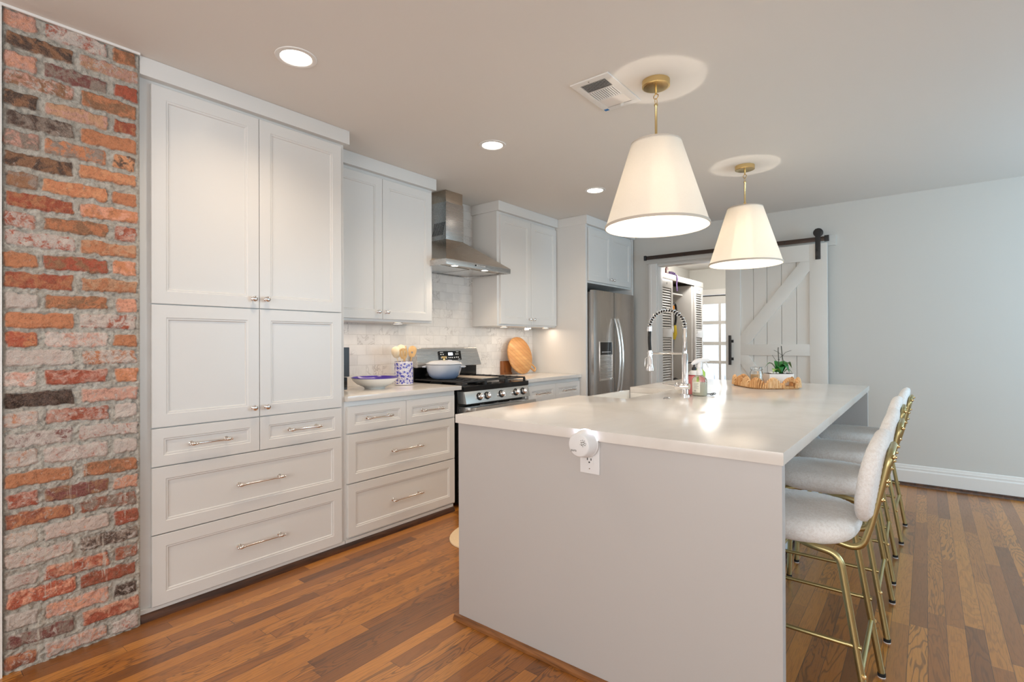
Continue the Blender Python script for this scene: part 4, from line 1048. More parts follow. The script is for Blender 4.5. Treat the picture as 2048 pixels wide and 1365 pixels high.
MB().lathe([(0.0, yb_), (0.050, yb_), (0.052, yb_-0.002), (0.052, yb_-0.006), (0.050, yb_-0.008), (0.049, yb_-0.010), (0.043, yb_-0.050), (0.040, yb_-0.054), (0.036, yb_-0.055), (0.0, yb_-0.056)], (ax_, 0, az_), 'y', 48).build('housing', M['whiteplastic'], AFR, smooth=40)
dots = MB(); rr = random.Random(3)
for (u, v, r0_) in ((0.006, 0.012, 0.0024), (0.013, 0.014, 0.0026), (0.019, 0.012, 0.0020), (0.008, 0.004, 0.0028), (0.015, 0.006, 0.0022), (0.021, 0.004, 0.0018), (0.004, 0.019, 0.0014), (0.011, 0.021, 0.0016), (0.018, 0.019, 0.0016), (0.024, 0.010, 0.0014), (0.002, 0.005, 0.0013), (0.012, -0.001, 0.0016)):
    dots.lathe([(0.0, yb_-0.0568), (r0_, yb_-0.0566), (r0_, yb_-0.055)], (ax_+u+0.007, 0, az_-0.001+v), 'y', 10)
dots.build('vent_dots', M['ink'], AFR)
led_ = MB()
for k in range(21):
    a_ = math.radians(20 + 140*k/20)
    led_.obox((ax_+math.cos(a_)*0.0505, yb_-0.0045, az_+math.sin(a_)*0.0505), (math.sin(a_), 0, -math.cos(a_)), (0, 1, 0), (math.cos(a_), 0, math.sin(a_)), 0.0035, 0.0032, 0.0020)
led_.build('night_light_strip', M['led'], AFR)
lamp('night_light', 'POINT', (ax_+0.030, yb_-0.012, az_+0.052), 0.014, (0.66, 0.66, 1.0), AFR, shadow_soft_size=0.006)
lamp('night_light', 'POINT', (ax_-0.045, yb_-0.010, az_+0.040), 0.007, (0.72, 0.72, 1.0), AFR, shadow_soft_size=0.006)
def text_mesh(name, body, size, loc, rot, m, parent, ext=0.0003):
    cu = bpy.data.curves.new(name, 'FONT'); cu.body = body; cu.size = size; cu.extrude = ext; cu.align_x = 'CENTER'; cu.align_y = 'CENTER'
    tmp = bpy.data.objects.new('tmp_text', cu); COL.objects.link(tmp)
    dg = bpy.context.evaluated_depsgraph_get(); me = bpy.data.meshes.new_from_object(tmp.evaluated_get(dg))
    bpy.data.objects.remove(tmp); bpy.data.curves.remove(cu)
    o = bpy.data.objects.new(name, me); me.materials.clear(); me.materials.append(m); COL.objects.link(o)
    o.parent = parent; o.location = Vector(loc) - org(parent); o.rotation_euler = rot; return o
text_mesh('brand_lettering', 'pura', 0.013, (ax_-0.019, yb_-0.0562, az_-0.019), (PI/2, 0, 0), M['ink'], AFR)

# ---------------- woven tray with jar and orchid
ta = math.atan2(0.205, 0.26)       # direction of the near edge
TR = thing('woven_tray', 'scalloped woven rattan tray holding a candle jar and a plant', 'tray', (-0.89, 3.975, Z0+0.0005), ta)
TL, TWd = 0.30, 0.46               # near side length, depth
b = MB()
hw, hd2 = 0.170, 0.215
def rrect(hx_, hy_, r, n=8):
    out = []
    for cx_, cy_, a0 in ((hx_-r, hy_-r, 0), (-hx_+r, hy_-r, 90), (-hx_+r, -hy_+r, 180), (hx_-r, -hy_+r, 270)):
        for k in range(n+1):
            a_ = math.radians(a0 + 90*k/n); out.append((cx_+r*math.cos(a_), cy_+r*math.sin(a_)))
    return out
def child_local(mb, name, m, parent, **k):     # build in the parent's own coordinates
    o = mb.build(name, m, None, **k); o.parent = parent; return o
pb_ = MB().prism(rrect(hw-0.008, hd2-0.008, 0.085), 'z', 0.0, 0.010)
child_local(pb_, 'base', M['rattan'], TR)
path = rrect(hw-0.012, hd2-0.012, 0.085, 10)
seg_ = []; 
for i in range(len(path)):
    a_, b2 = Vector(path[i]), Vector(path[(i+1) % len(path)]); d = (b2-a_).length
    seg_.append(d)
Lp = sum(seg_)
def at(s_):
    s_ %= Lp
    for i, d in enumerate(seg_):
        if s_ <= d:
            a_, b2 = Vector(path[i]), Vector(path[(i+1) % len(path)]); return a_.lerp(b2, s_/d if d else 0), (b2-a_).normalized() if d else Vector((1, 0))
        s_ -= d
    return Vector(path[0]), Vector((1, 0))
nsc = 12
for k in range(nsc):
    par = MB(); Ls = Lp/nsc; handle = k in (2, 8)
    nl = 9
    for j in range(nl):
        u = (j+0.5)/nl; hh = 0.022 + 0.050*math.sin(PI*u)**0.8
        if handle and 0.2 < u < 0.8: pass
        p, tdir = at((k+u)*Ls); nr = Vector((tdir.y, -tdir.x))
        z0_ = 0.008 if not (handle and 0.2 < u < 0.8) else hh-0.020
        pts = []
        for q_ in range(9):
            t_ = q_/8; a_ = PI*t_
            zz = z0_ + (hh-z0_)*math.sin(a_) if not (handle and 0.2 < u < 0.8) else z0_ + 0.020*math.sin(a_)
            off = nr*(0.014*math.cos(a_)); pts.append((p.x+off.x + tdir.x*(t_-0.5)*0.014, p.y+off.y+tdir.y*(t_-0.5)*0.014, zz))
        rr_ = 0.0082
        par.tube(pts, rr_, 7, flat=0.8)
    p, tdir = at((k+0.5)*Ls)
    if handle:
        pts = [at((k+u/10)*Ls)[0] for u in range(11)]
        par.tube([(pp.x, pp.y, 0.010+0.055*math.sin(PI*i/10)**0.8) for i, pp in enumerate(pts)], 0.007, 8)
        par.tube([(pp.x, pp.y, 0.012) for pp in pts], 0.009, 8)
    o = child_local(par, 'woven_scallop', M['rattan2'] if k % 2 else M['rattan'], TR, smooth=60, merge=False)
# candle jar
CJ = thing('candle_jar', 'glass candle jar with kraft label standing in the woven tray', 'jar', (-0.930, 3.905, Z0+0.011)); jx, jy, jz = -0.930, 3.905, Z0+0.0112
MB().lathe([(0.0, 0.0), (0.040, 0.0), (0.043, 0.004), (0.043, 0.090), (0.037, 0.100), (0.036, 0.108), (0.039, 0.112), (0.039, 0.118), (0.034, 0.118), (0.034, 0.100), (0.040, 0.088), (0.040, 0.006), (0.0, 0.005)], (jx, jy, jz), 'z', 36).build('glass_jar', M['glass'], CJ, smooth=50)
MB().lathe([(0.0, 0.0055), (0.0385, 0.0055), (0.0385, 0.062), (0.0, 0.062)], (jx, jy, jz), 'z', 30).build('wax', M['candlewax'], CJ, smooth=50)
MB().lathe([(0.0, 0.1185), (0.041, 0.1185), (0.041, 0.128), (0.036, 0.131), (0.0, 0.131)], (jx, jy, jz), 'z', 30).build('glass_lid', M['glass'], CJ, smooth=50)
lb = MB(); vs = []
for k in range(9):
    a_ = math.radians(-48 + k*9.5) + 0.05
    for z in (0.028, 0.080): vs.append((jx + math.sin(a_)*0.0436, jy - math.cos(a_)*0.0436, jz+z))
lb.add(vs, [(2*i, 2*i+2, 2*i+3, 2*i+1) for i in range(8)])
LB = lb.build('paper_label', M['tan'], CJ, smooth=60)
tx = MB()
for row in range(3):
    vs = []
    for k in range(2, 7):
        a_ = math.radians(-48 + k*9.5) + 0.05
        for z in (0.046+row*0.008, 0.0485+row*0.008): vs.append((jx + math.sin(a_)*0.0440, jy - math.cos(a_)*0.0440, jz+z))
    tx.add(vs, [(2*i, 2*i+2, 2*i+3, 2*i+1) for i in range(4)])
tx.build('printed_lines', M['ink'], LB)
# orchid
OP = thing('potted_orchid', 'leafy green orchid without flowers in a white rectangular pot', 'plant', (-0.815, 4.02, Z0+0.011), ta)
pt = MB(); w0, w1, d0, d1_, hp = 0.078, 0.086, 0.045, 0.050, 0.082
pt.hexa([(-w0, -d0, 0.0005), (-w1, -d1_, hp), (-w0, d0, 0.0005), (-w1, d1_, hp), (w0, -d0, 0.0005), (w1, -d1_, hp), (w0, d0, 0.0005), (w1, d1_, hp)])
pt_o = child_local(pt, 'pot', M['pureceramic'], OP, bevel=0.003)
child_local(MB().box(-w1+0.006, w1-0.006, -d1_+0.006, d1_-0.006, hp-0.004, hp+0.003), 'soil', M['soil'], OP, bevel=0.002)
pb2 = MB()
for (x, y) in ((-0.06, -0.03), (-0.045, -0.035), (-0.02, -0.03), (-0.055, 0.0), (0.03, -0.03)): pb2.lathe([(0, -0.006), (0.008, -0.003), (0.010, 0.001), (0.007, 0.006), (0, 0.008)], (x, y, hp+0.006), 'z', 8)
child_local(pb2, 'pebbles', M['pureceramic'], OP, smooth=60)
def leaf(mb, base, d, L, W, rise, droop, n=10):
    d = Vector(d).normalized(); sd = Vector((-d.y, d.x, 0)).normalized(); vs = []; fs = []; base = Vector(base)
    for i in range(n+1):
        t_ = i/n; c_ = base + d*L*t_ + Vector((0, 0, rise*math.sin(PI*min(t_*0.9, 1)) - droop*t_*t_)); w_ = W*math.sin(PI*(0.06+0.94*t_)**0.75)
        if i == n: w_ = 0.001
        vs += [c_ - sd*w_ + Vector((0, 0, 0.25*w_)), c_, c_ + sd*w_ + Vector((0, 0, 0.25*w_))]
    k0 = len(vs); vs += [v - Vector((0, 0, 0.0012)) for v in vs]
    for i in range(n):
        for j in range(2):
            a_ = i*3+j; fs.append((a_, a_+1, a_+4, a_+3)); fs.append((k0+a_, k0+a_+3, k0+a_+4, k0+a_+1))
        fs.append((i*3, i*3+3, k0+i*3+3, k0+i*3)); fs.append((i*3+2, k0+i*3+2, k0+i*3+5, i*3+5))
    fs.append((0, k0, k0+1, 1)); fs.append((1, k0+1, k0+2, 2)); e_ = n*3; fs.append((e_, e_+1, k0+e_+1, k0+e_)); fs.append((e_+1, e_+2, k0+e_+2, k0+e_+1))
    mb.add(vs, fs)
for (bp_, d_, L_2, W_2, ri, dr_, mm) in (((0.02, 0, hp), (1, 0.1, 0.1), 0.095, 0.026, 0.065, -0.008, 'leaf'), ((0.01, 0, hp), (0.6, -0.8, 0), 0.080, 0.030, 0.060, 0.012, 'leaf'), ((0.0, 0.01, hp), (-0.9, 0.3, 0), 0.095, 0.022, 0.060, -0.020, 'leaf'),
        ((0.0, 0, hp), (-0.8, -0.6, 0), 0.085, 0.020, 0.030, 0.0, 'leaf2'), ((0.02, 0.01, hp), (0.3, 0.9, 0), 0.085, 0.026, 0.075, 0.0, 'leaf'), ((0.03, -0.01, hp), (0.9, -0.4, 0), 0.070, 0.020, 0.030, 0.012, 'leaf2'), ((0.0, -0.01, hp), (-0.1, -1, 0), 0.060, 0.024, 0.045, 0.0, 'leaf')):
    mb = MB(); leaf(mb, bp_, d_, L_2*0.85, W_2*1.35, ri*1.1, dr_); child_local(mb, 'leaf', M[mm], OP, smooth=60)
st_ = [[(0.0, 0, hp), (0.004, 0, hp+0.08), (0.0, 0.0, hp+0.165), (0.002, 0, hp+0.185)], [(0.03, 0, hp), (0.036, 0, hp+0.07), (0.028, 0.0, hp+0.13), (0.022, 0, hp+0.195)]]
for p_ in st_: child_local(MB().tube(smooth_path(p_, 6), 0.0028, 8), 'flower_stem', M['stem'], OP, smooth=60)
tw = MB().tube([(0.030, 0, hp+0.125), (0.052, 0, hp+0.150), (0.092, 0.0, hp+0.163)], 0.0013, 6).tube([(0.028, 0, hp+0.128), (0.0, 0, hp+0.150), (-0.030, 0, hp+0.166)], 0.0013, 6).tube([(0.0, 0, hp+0.07), (-0.022, 0, hp+0.10), (-0.042, 0, hp+0.130)], 0.0013, 6).tube([(0.030, 0, hp+0.125), (0.012, 0, hp+0.11)], 0.0013, 6)
child_local(tw, 'side_twigs', M['stem'], OP, smooth=60)
child_local(MB().lathe([(0, -0.006), (0.007, 0), (0, 0.006)], (0.003, -0.002, hp+0.098), 'z', 8).lathe([(0, -0.005), (0.006, 0), (0, 0.005)], (0.030, -0.002, hp+0.127), 'z', 8), 'stem_clips', M['black'], OP)

# ================================================================== STOOLS
def pad(n_u, n_r, fpos, hx_, hy_, th, ex, seedv):
    """puffy cushion: superellipse outline, rounded edge; fpos maps (u, v, w) to a point"""
    rng = np.random.RandomState(seedv); vs = []; fs = []
    def outline(a_):
        c_, s_ = math.cos(a_), math.sin(a_)
        return (abs(c_)**(2/ex)*math.copysign(1, c_)*hx_, abs(s_)**(2/ex)*math.copysign(1, s_)*hy_)
    rings = []
    for k in range(n_r+1):
        ph = -PI/2 + PI*k/n_r
        rad = 1 - (1-math.cos(ph))*0.0
        w_ = math.copysign(abs(math.sin(ph))**0.8, math.sin(ph))
        m_ = math.cos(ph)
        inset = th*0.55
        rings.append((m_, w_, inset))
    idx = []
    def addring(scale, inset, w_):
        base = len(vs)
        for j in range(n_u):
            a_ = 2*PI*j/n_u; x, y = outline(a_); L = math.hypot(x, y)
            s_ = scale*(L - inset)/L
            nz = rng.uniform(-1, 1)*0.0016
            vs.append(fpos(x*s_*(1+nz*4), y*s_*(1+nz*4), w_*th/2 + nz*0.6))
        return base
    bases = []
    for s_ in (0.12, 0.3, 0.5, 0.68, 0.82, 0.92): bases.append(addring(s_, th*0.5, -1.0 + 0.10*(s_)**4))
    for k in range(n_r+1):
        ph = -PI/2*0.92 + PI*0.92*k/n_r
        bases.append(addring(1.0, th*0.5*(1-math.cos(ph)), math.sin(ph)/math.sin(PI/2*0.92)*0.92))
    for s_ in (0.92, 0.82, 0.68, 0.5, 0.3, 0.12): bases.append(addring(s_, th*0.5, 1.0 - 0.08*(s_)**4 + 0.05*(1-s_)))
    for a_, b_ in zip(bases, bases[1:]):
        for j in range(n_u): fs.append((a_+j, a_+(j+1) % n_u, b_+(j+1) % n_u, b_+j))
    c0 = len(vs); vs.append(fpos(0, 0, -th/2)); vs.append(fpos(0, 0, th/2*1.05))
    for j in range(n_u):
        fs.append((c0, bases[0]+(j+1) % n_u, bases[0]+j)); fs.append((c0+1, bases[-1]+j, bases[-1]+(j+1) % n_u))
    return MB().add(vs, fs)
def make_stool(label):
    T = thing('counter_stool', label, 'stool', (0, 0, 0), 0, 'boucle counter stools along the island')
    sx_ = -0.035
    child_local(pad(120, 14, lambda u, v, w: (sx_+u, v, 0.603 + w + 0.006*math.cos(v*6)), 0.210, 0.214, 0.088, 2.7, 1), 'seat', M['boucle'], T, smooth=80)
    def bpos(u, v, w):     # u along width, v along height
        z = 0.785 + v; xc = 0.192 + (z-0.64)*0.150 - 0.42*u*u
        return (xc + w, u, z + 0.10*w)
    child_local(pad(110, 12, bpos, 0.200, 0.152, 0.052, 2.3, 2), 'backrest', M['boucle'], T, smooth=80)
    for s_ in (-1, 1):
        y0, y1 = 0.203*s_, 0.186*s_
        child_local(MB().tube(bend([(0.217, y0, 0.012), (0.131, y1, 0.555), (0.05, y1*0.98, 0.562), (-0.02, y1*0.80, 0.575)], 0.05, 8), 0.0112, 14), 'rear_leg', M['gold'], T, smooth=60)
        child_local(MB().tube(bend([(-0.217, y0, 0.012), (-0.200, y1, 0.552), (-0.14, y1*0.95, 0.566), (-0.06, y1*0.80, 0.575)], 0.045, 8), 0.0112, 14), 'front_leg', M['gold'], T, smooth=60)
        for x in (0.217, -0.217):
            child_local(MB().lathe([(0.0, 0.0), (0.0125, 0.0), (0.0130, 0.004), (0.0, 0.004)], (x, y0, 0.0), 'z', 16, mi=1).lathe([(0.0130, 0.004), (0.0130, 0.016), (0.0, 0.017)], (x, y0, 0.0), 'z', 16), 'foot_cap', [M['rubber'], M['whiteplastic']], T, smooth=50)
        child_local(MB().tube([(0.190, 0.1965*s_, 0.280), (-0.222, 0.196*s_, 0.280)], 0.0072, 12).tube([(0.188, 0.1965*s_, 0.280), (0.150, 0.1965*s_, 0.281)], 0.0072, 12), 'side_stretcher', M['gold'], T, smooth=60)
        child_local(MB().lathe([(0, 0.0), (0.006, 0.001), (0.007, 0.004), (0.007, 0.008)], (0.196, s_*0.211, 0.198), 'y' if s_ < 0 else ((1, 0, 0), (0, 0, 1), (0, -1, 0)), 12), 'leg_screw', M['brass'], T, smooth=50)
    child_local(MB().tube([(0.187, -0.198, 0.200), (0.187, 0.198, 0.200)], 0.0080, 12), 'rear_stretcher', M['gold'], T, smooth=60)
    child_local(MB().tube([(-0.210, -0.196, 0.230), (-0.210, 0.196, 0.230)], 0.0080, 12), 'footrest', M['gold'], T, smooth=60)
    by = 0.105
    up = [(0.09, -by, 0.572), (0.183, -by, 0.552), (0.210, -by, 0.640), (0.262, -by, 0.880), (0.262, by, 0.880), (0.210, by, 0.640), (0.183, by, 0.552), (0.09, by, 0.572)]
    child_local(MB().tube(bend(up, 0.045, 8), 0.0108, 14), 'back_frame', M['gold'], T, smooth=60)
    for z in (0.728, 0.790, 0.868):
        for s_ in (-1, 1):
            x = 0.210 + (z-0.640)*0.2167
            child_local(MB().lathe([(0.0075, 0.0), (0.0075, 0.004), (0.005, 0.006), (0.005, 0.010), (0.0, 0.011)], (x+0.008, s_*by, z), 'x', 12), 'bolt', M['brass'], T, smooth=50)
    return T
st0 = make_stool('nearest white boucle counter stool with gold legs, beside the island corner')
SLab = [None, 'second white boucle counter stool from the near corner of the island', 'third white boucle counter stool from the near corner of the island', 'farthest white boucle counter stool, by the far end panel of the island']
for i, (y, rz, dx) in enumerate(((2.125, 0.0, 0.0), (2.812, 0.0, 0.003), (3.452, 0.015, -0.006), (4.130, -0.02, 0.014))):
    T = st0 if i == 0 else copy_tree(st0)
    T.location = (-0.350+dx, y, 0); T.rotation_euler = (0, 0, rz)
    if i: T['label'] = SLab[i]

# ================================================================== PENDANTS
def pendant(x, y, label):
    T = thing('pendant_light', label, 'pendant light', (x, y, H), group='cone pendants over the island')
    MB().lathe([(0.0, -0.030), (0.058, -0.030), (0.062, -0.029), (0.066, -0.027), (0.066, -0.0005), (0.0, -0.0005)], (x, y, H), 'z', 48).build('canopy', M['brass'], T, smooth=40)
    rod = MB().lathe([(0.0055, -0.030), (0.0055, -0.062), (0.0, -0.062)], (x, y, H), 'z', 14)
    rod.lathe([(0.0, -0.112), (0.0085, -0.112), (0.0095, -0.118), (0.0062, -0.124), (0.0062, -0.262), (0.0090, -0.264), (0.0090, -0.272), (0.0, -0.273)], (x, y, H), 'z', 16)
    rod.tube([(x, y, H-0.273), (x, y, H-0.315)], 0.0035, 10)
    rod.build('stem', M['brass'], T, smooth=50)
    lk = MB()
    lk.tube([(x+math.cos(a_)*0.0115, y+math.sin(a_)*0.0115*0.4, H-0.075+math.sin(a_)*0.0135) for a_ in [2*PI*k/20 for k in range(20)]], 0.0022, 8, closed=True)
    lk.tube([(x+math.cos(a_)*0.003, y+math.cos(a_)*0.0065, H-0.098+math.sin(a_)*0.0135) for a_ in [2*PI*k/20 for k in range(20)]], 0.0020, 8, closed=True)
    lk.build('chain_link', M['brass'], T, smooth=60)
    zt, zb_, rt, rb = 2.198, 1.792, 0.119, 0.246
    s_ = MB(); n = 24; pr = [(rt + (rb-rt)*k/n, zt + (zb_-zt)*k/n) for k in range(n+1)]
    s_.lathe(pr + [(r-0.0015, z) for r, z in reversed(pr)], (x, y, 0), 'z', 96, close=True)
    sh_ = s_.build('shade', M['shade'], T, smooth=60)
    for r, z in ((rt, zt-0.004), (rb, zb_+0.004)):
        MB().lathe([(r+0.0012, z-0.006), (r+0.0012, z+0.006), (r-0.003, z+0.006), (r-0.003, z-0.006)], (x, y, 0), 'z', 96, close=True).build('shade_trim', M['shadetrim'], sh_, smooth=50)
    sp = MB()
    for k in range(3):
        a_ = 2*PI*k/3 + 0.4; sp.tube([(x, y, zt-0.012), (x+math.cos(a_)*(rt-0.002), y+math.sin(a_)*(rt-0.002), zt-0.006)], 0.0018, 8)
    sp.lathe([(0.0, 0.0), (0.012, 0.0), (0.012, -0.06), (0.016, -0.065), (0.016, -0.155), (0.0, -0.156)], (x, y, zt-0.005), 'z', 16)
    sp.build('socket', M['brass'], T, smooth=50)
    zb2 = 1.985
    MB().lathe([(0.0, -0.030), (0.018, -0.024), (0.029, -0.004), (0.028, 0.014), (0.018, 0.034), (0.013, 0.052), (0.0, 0.053)], (x, y, zb2), 'z', 24).build('light_bulb', M['bulb'], T, smooth=60)
    L = lamp('bulb_light', 'POINT', (x, y, zb2-0.034), 15.0, (1.0, 0.87, 0.73), T, shadow_soft_size=0.03)
    return T
pendant(-1.020, 2.400, 'large white cone pendant on a brass stem over the near half of the island')
pendant(-1.016, 3.965, 'white cone pendant on a brass stem over the far half of the island')

# ================================================================== DOWNLIGHTS, VENT
def can(x, y, label):
    T = thing('recessed_light', label, 'recessed light', (x, y, H), group='recessed ceiling lights in a row')
    MB().lathe([(0.064, -0.002), (0.068, -0.0055), (0.086, -0.004), (0.088, -0.0004), (0.064, -0.0004)], (x, y, H), 'z', 48, close=True).build('trim_ring', M['trim'], T, smooth=50)
    MB().lathe([(0.0, -0.0024), (0.064, -0.0024), (0.064, -0.0006), (0.0, -0.0006)], (x, y, H), 'z', 48).build('lens', M['lens'], T)
    lamp('downlight', 'SPOT', (x, y, H-0.012), CAN_W, (1.0, 0.77, 0.55), T, spot_size=2.5, spot_blend=0.9, shadow_soft_size=0.05)
CAN_W = 30
can(-2.175, 1.190, 'recessed ceiling light nearest the brick wall, above the pantry front')
can(-2.168, 2.512, 'recessed ceiling light in the middle of the row, before the range hood')
can(-2.150, 3.800, 'farthest recessed ceiling light of the row, near the refrigerator')
VT = thing('ceiling_vent', 'white louvred air register in the ceiling beside the near pendant', 'vent', (-1.260, 2.350, H))
vx0, vx1, vy0, vy1 = -1.366, -1.158, 2.170, 2.532
fr_ = MB(); zf = H-0.007
ix0, ix1, iy0, iy1 = vx0+0.036, vx1-0.036, vy0+0.036, vy1-0.036
fr_.box(vx0, vx1, vy0, iy0, zf, H-0.0005).box(vx0, vx1, iy1, vy1, zf, H-0.0005).box(vx0, ix0, iy0, iy1, zf, H-0.0005).box(ix1, vx1, iy0, iy1, zf, H-0.0005)
yy = [iy0, iy0+0.088, iy0+0.192, iy1]
fr_.box(ix0, ix1, yy[1]-0.004, yy[1]+0.004, zf, H-0.001).box(ix0, ix1, yy[2]-0.004, yy[2]+0.004, zf, H-0.001)
fr_.build('frame', M['trim'], VT, bevel=0.0012)
MB().box(ix0, ix1, iy0, iy1, H-0.0016, H-0.0004).build('duct_shade_sheet', M['slot'], VT)  # flat black sheet, paints in the shade inside the duct
sl = MB()
for k in range(7):
    y = yy[0]+0.008+k*0.0115; sl.obox(((ix0+ix1)/2, y, H-0.006), (1, 0, 0), (0, 0.80, 0.60), (0, -0.60, 0.80), (ix1-ix0)/2, 0.0030, 0.0005)
for k in range(11):
    x = ix0+0.008+k*0.0122; sl.obox((x, (yy[1]+yy[2])/2, H-0.0055), (0, 1, 0), (0.9, 0, 0.43), (-0.43, 0, 0.9), (yy[2]-yy[1])/2-0.005, 0.0034, 0.0005)
for k in range(8):
    y = yy[2]+0.008+k*0.0115; sl.obox(((ix0+ix1)/2, y, H-0.0055), (1, 0, 0), (0, -0.90, 0.43), (0, 0.43, 0.90), (ix1-ix0)/2, 0.0034, 0.0005)
sl.build('louvres', M['trim'], VT)
MB().obox((-1.245, iy1-0.004, H-0.014), (1, 0, 0), (0, 1, 0), (0, 0, 1), 0.008, 0.002, 0.008).build('damper_lever', M['trim'], VT)
MB().box(vx0+0.006, vx0+0.030, vy1-0.030, vy1-0.008, zf-0.0008, zf-0.0001).build('blue_sticker', M['blueSticker'], VT)
MB().lathe([(0.0, -0.0015), (0.004, -0.0010), (0.004, 0.0)], ((vx0+vx1)/2-0.01, vy0+0.018, zf), 'z', 12).build('screw', M['nickel'], VT)

# ================================================================== BARN DOOR
BY1 = YW-0.068; BY0 = BY1-0.038         # door back and face
BD = thing('barn_door', 'white plank sliding barn door with K-shaped bracing', 'door', (-1.145, BY1, 0.02))
bx0_, bx1_ = -1.592, -0.700; z0_, z1_ = 0.015, 2.135; st_w = 0.142
grv = MB()
edges = [bx0_+st_w-0.01]
for x in (-1.332, -1.209, -1.081, -0.953): edges.append(x)
edges.append(bx1_-st_w+0.01)
for a_, b_ in zip(edges, edges[1:]):
    grv.prism([(a_+0.0005, BY1), (a_+0.0005, BY0+0.020), (a_+0.005, BY0+0.014), (b_-0.005, BY0+0.014), (b_-0.0005, BY0+0.020), (b_-0.0005, BY1)], 'z', z0_+0.05, z1_-0.05)
grv.build('plank_panel', M['barn'], BD, smooth=20)
fm = MB(); y0, y1 = BY0, BY1
fm.box(bx0_, bx0_+st_w, y0, y1, z0_, z1_).box(bx1_-st_w, bx1_, y0, y1, z0_, z1_)
fm.build('stiles', M['barn'], BD, bevel=0.0015)
rl_ = MB(); xi0, xi1 = bx0_+st_w, bx1_-st_w
rl_.box(xi0, xi1, y0, y1, 1.980, z1_).box(xi0, xi1, y0, y1, 1.098, 1.206).box(xi0, xi1, y0, y1, z0_, z0_+0.20)
rl_.build('rails', M['barn'], BD, bevel=0.0015)
dg = MB(); dg.prism([(xi0, 1.206), (xi0+0.075, 1.206), (xi1, 1.886), (xi1, 1.980), (xi1-0.075, 1.980), (xi0, 1.295)], 'y', y0+0.0005, y0+0.020)
dg.prism([(xi0, 1.098), (xi0, 1.010), (xi1-0.075, 0.215), (xi1, 0.215), (xi1, 0.300), (xi0+0.075, 1.098)], 'y', y0+0.0005, y0+0.020)
dg.build('diagonal_braces', M['barn'], BD, bevel=0.001)
hb_ = MB().box(-1.552, -1.527, y0-0.052, y0-0.036, 1.000, 1.297)
for z in (1.060, 1.238): hb_.box(-1.547, -1.532, y0-0.037, y0-0.0002, z-0.012, z+0.012).box(-1.552, -1.515, y0-0.004, y0-0.0002, z-0.014, z+0.014)
o = hb_.build('pull_handle', M['black'], BD, bevel=0.002); o['label'] = 'black bar pull handle'
def hanger(x):
    h_ = MB().box(x-0.021, x+0.021, y0-0.008, y0-0.0003, 1.988, 2.270)
    o = h_.build('hanger_strap', M['black'], BD, bevel=0.002)
    MB().lathe([(0.0, -0.010), (0.034, -0.010), (0.040, -0.008), (0.040, -0.004), (0.035, 0.0), (0.040, 0.006), (0.040, 0.010), (0.0, 0.010)], (x, BY0+0.016, 2.237), 'y', 32).build('roller_wheel', M['black'], o, smooth=50)
    sc_ = MB()
    for z in (2.010, 2.075, 2.237): sc_.lathe([(0.0, -0.004), (0.007, -0.003), (0.008, 0.0)], (x, y0-0.008, z), 'y', 12)
    sc_.build('strap_bolts', M['black'], o)
hanger(-0.772); hanger(-1.50)
RL = thing('sliding_door_rail', 'long dark steel rail of the sliding door on a white header board', 'rail', (-1.57, YW-0.03, 2.15))
MB().box(-2.482, -0.640, YW-0.022, YW-0.0003, 2.119, 2.215).build('header_board', M['wall'], RL, bevel=0.002)
rb_ = MB().box(-2.465, -0.690, BY0+0.012, BY0+0.020, 2.156, 2.197)
rb_.build('rail_bar', M['bronze'], RL, bevel=0.001)
sp_ = MB()
for x in (-2.33, -2.02, -1.70, -1.38, -1.05, -0.715): sp_.lathe([(0.010, 0.0), (0.010, YW-0.022-(BY0+0.020))], (x, BY0+0.020, 2.176), 'y', 14).lathe([(0.0, -0.005), (0.008, -0.004), (0.009, 0.0)], (x, BY0+0.012, 2.176), 'y', 12)
sp_.box(-2.478, -2.452, BY0+0.002, BY0+0.024, 2.150, 2.203).box(-0.722, -0.686, BY0-0.002, BY0+0.024, 2.150, 2.203)
sp_.build('bolts_and_stops', M['black'], RL, bevel=0.001)

# ================================================================== LAUNDRY ROOM BEYOND THE OPENING
LY0, LY1, LH = YW+0.125, 8.5, 2.414
struct('ceiling_laundry', MB().box(-3.15, -0.8, LY0, LY1+0.1, LH, LH+0.08), M['ceiling'])
struct('wall_laundry_left', MB().box(-3.15, -3.05, LY0, LY1, 0, LH), M['wall'])
struct('wall_laundry_right', MB().box(-0.9, -0.8, LY0, LY1, 0, LH), M['wall'])
gx0, gx1 = -2.93, -2.00
w = MB().box(-3.15, gx0, LY1, LY1+0.1, 0, LH).box(gx1, -0.8, LY1, LY1+0.1, 0, LH).box(gx0, gx1, LY1, LY1+0.1, 2.0, LH)
struct('wall_laundry_far', w, M['wall'])
struct('trim_5', MB().box(gx0-0.09, gx1+0.09, LY1-0.02, LY1-0.0003, 1.985, 2.075).box(gx0-0.09, gx0, LY1-0.02, LY1-0.0003, 0, 1.985).box(gx1, gx1+0.09, LY1-0.02, LY1-0.0003, 0, 1.985), M['trim'], bevel=0.002)
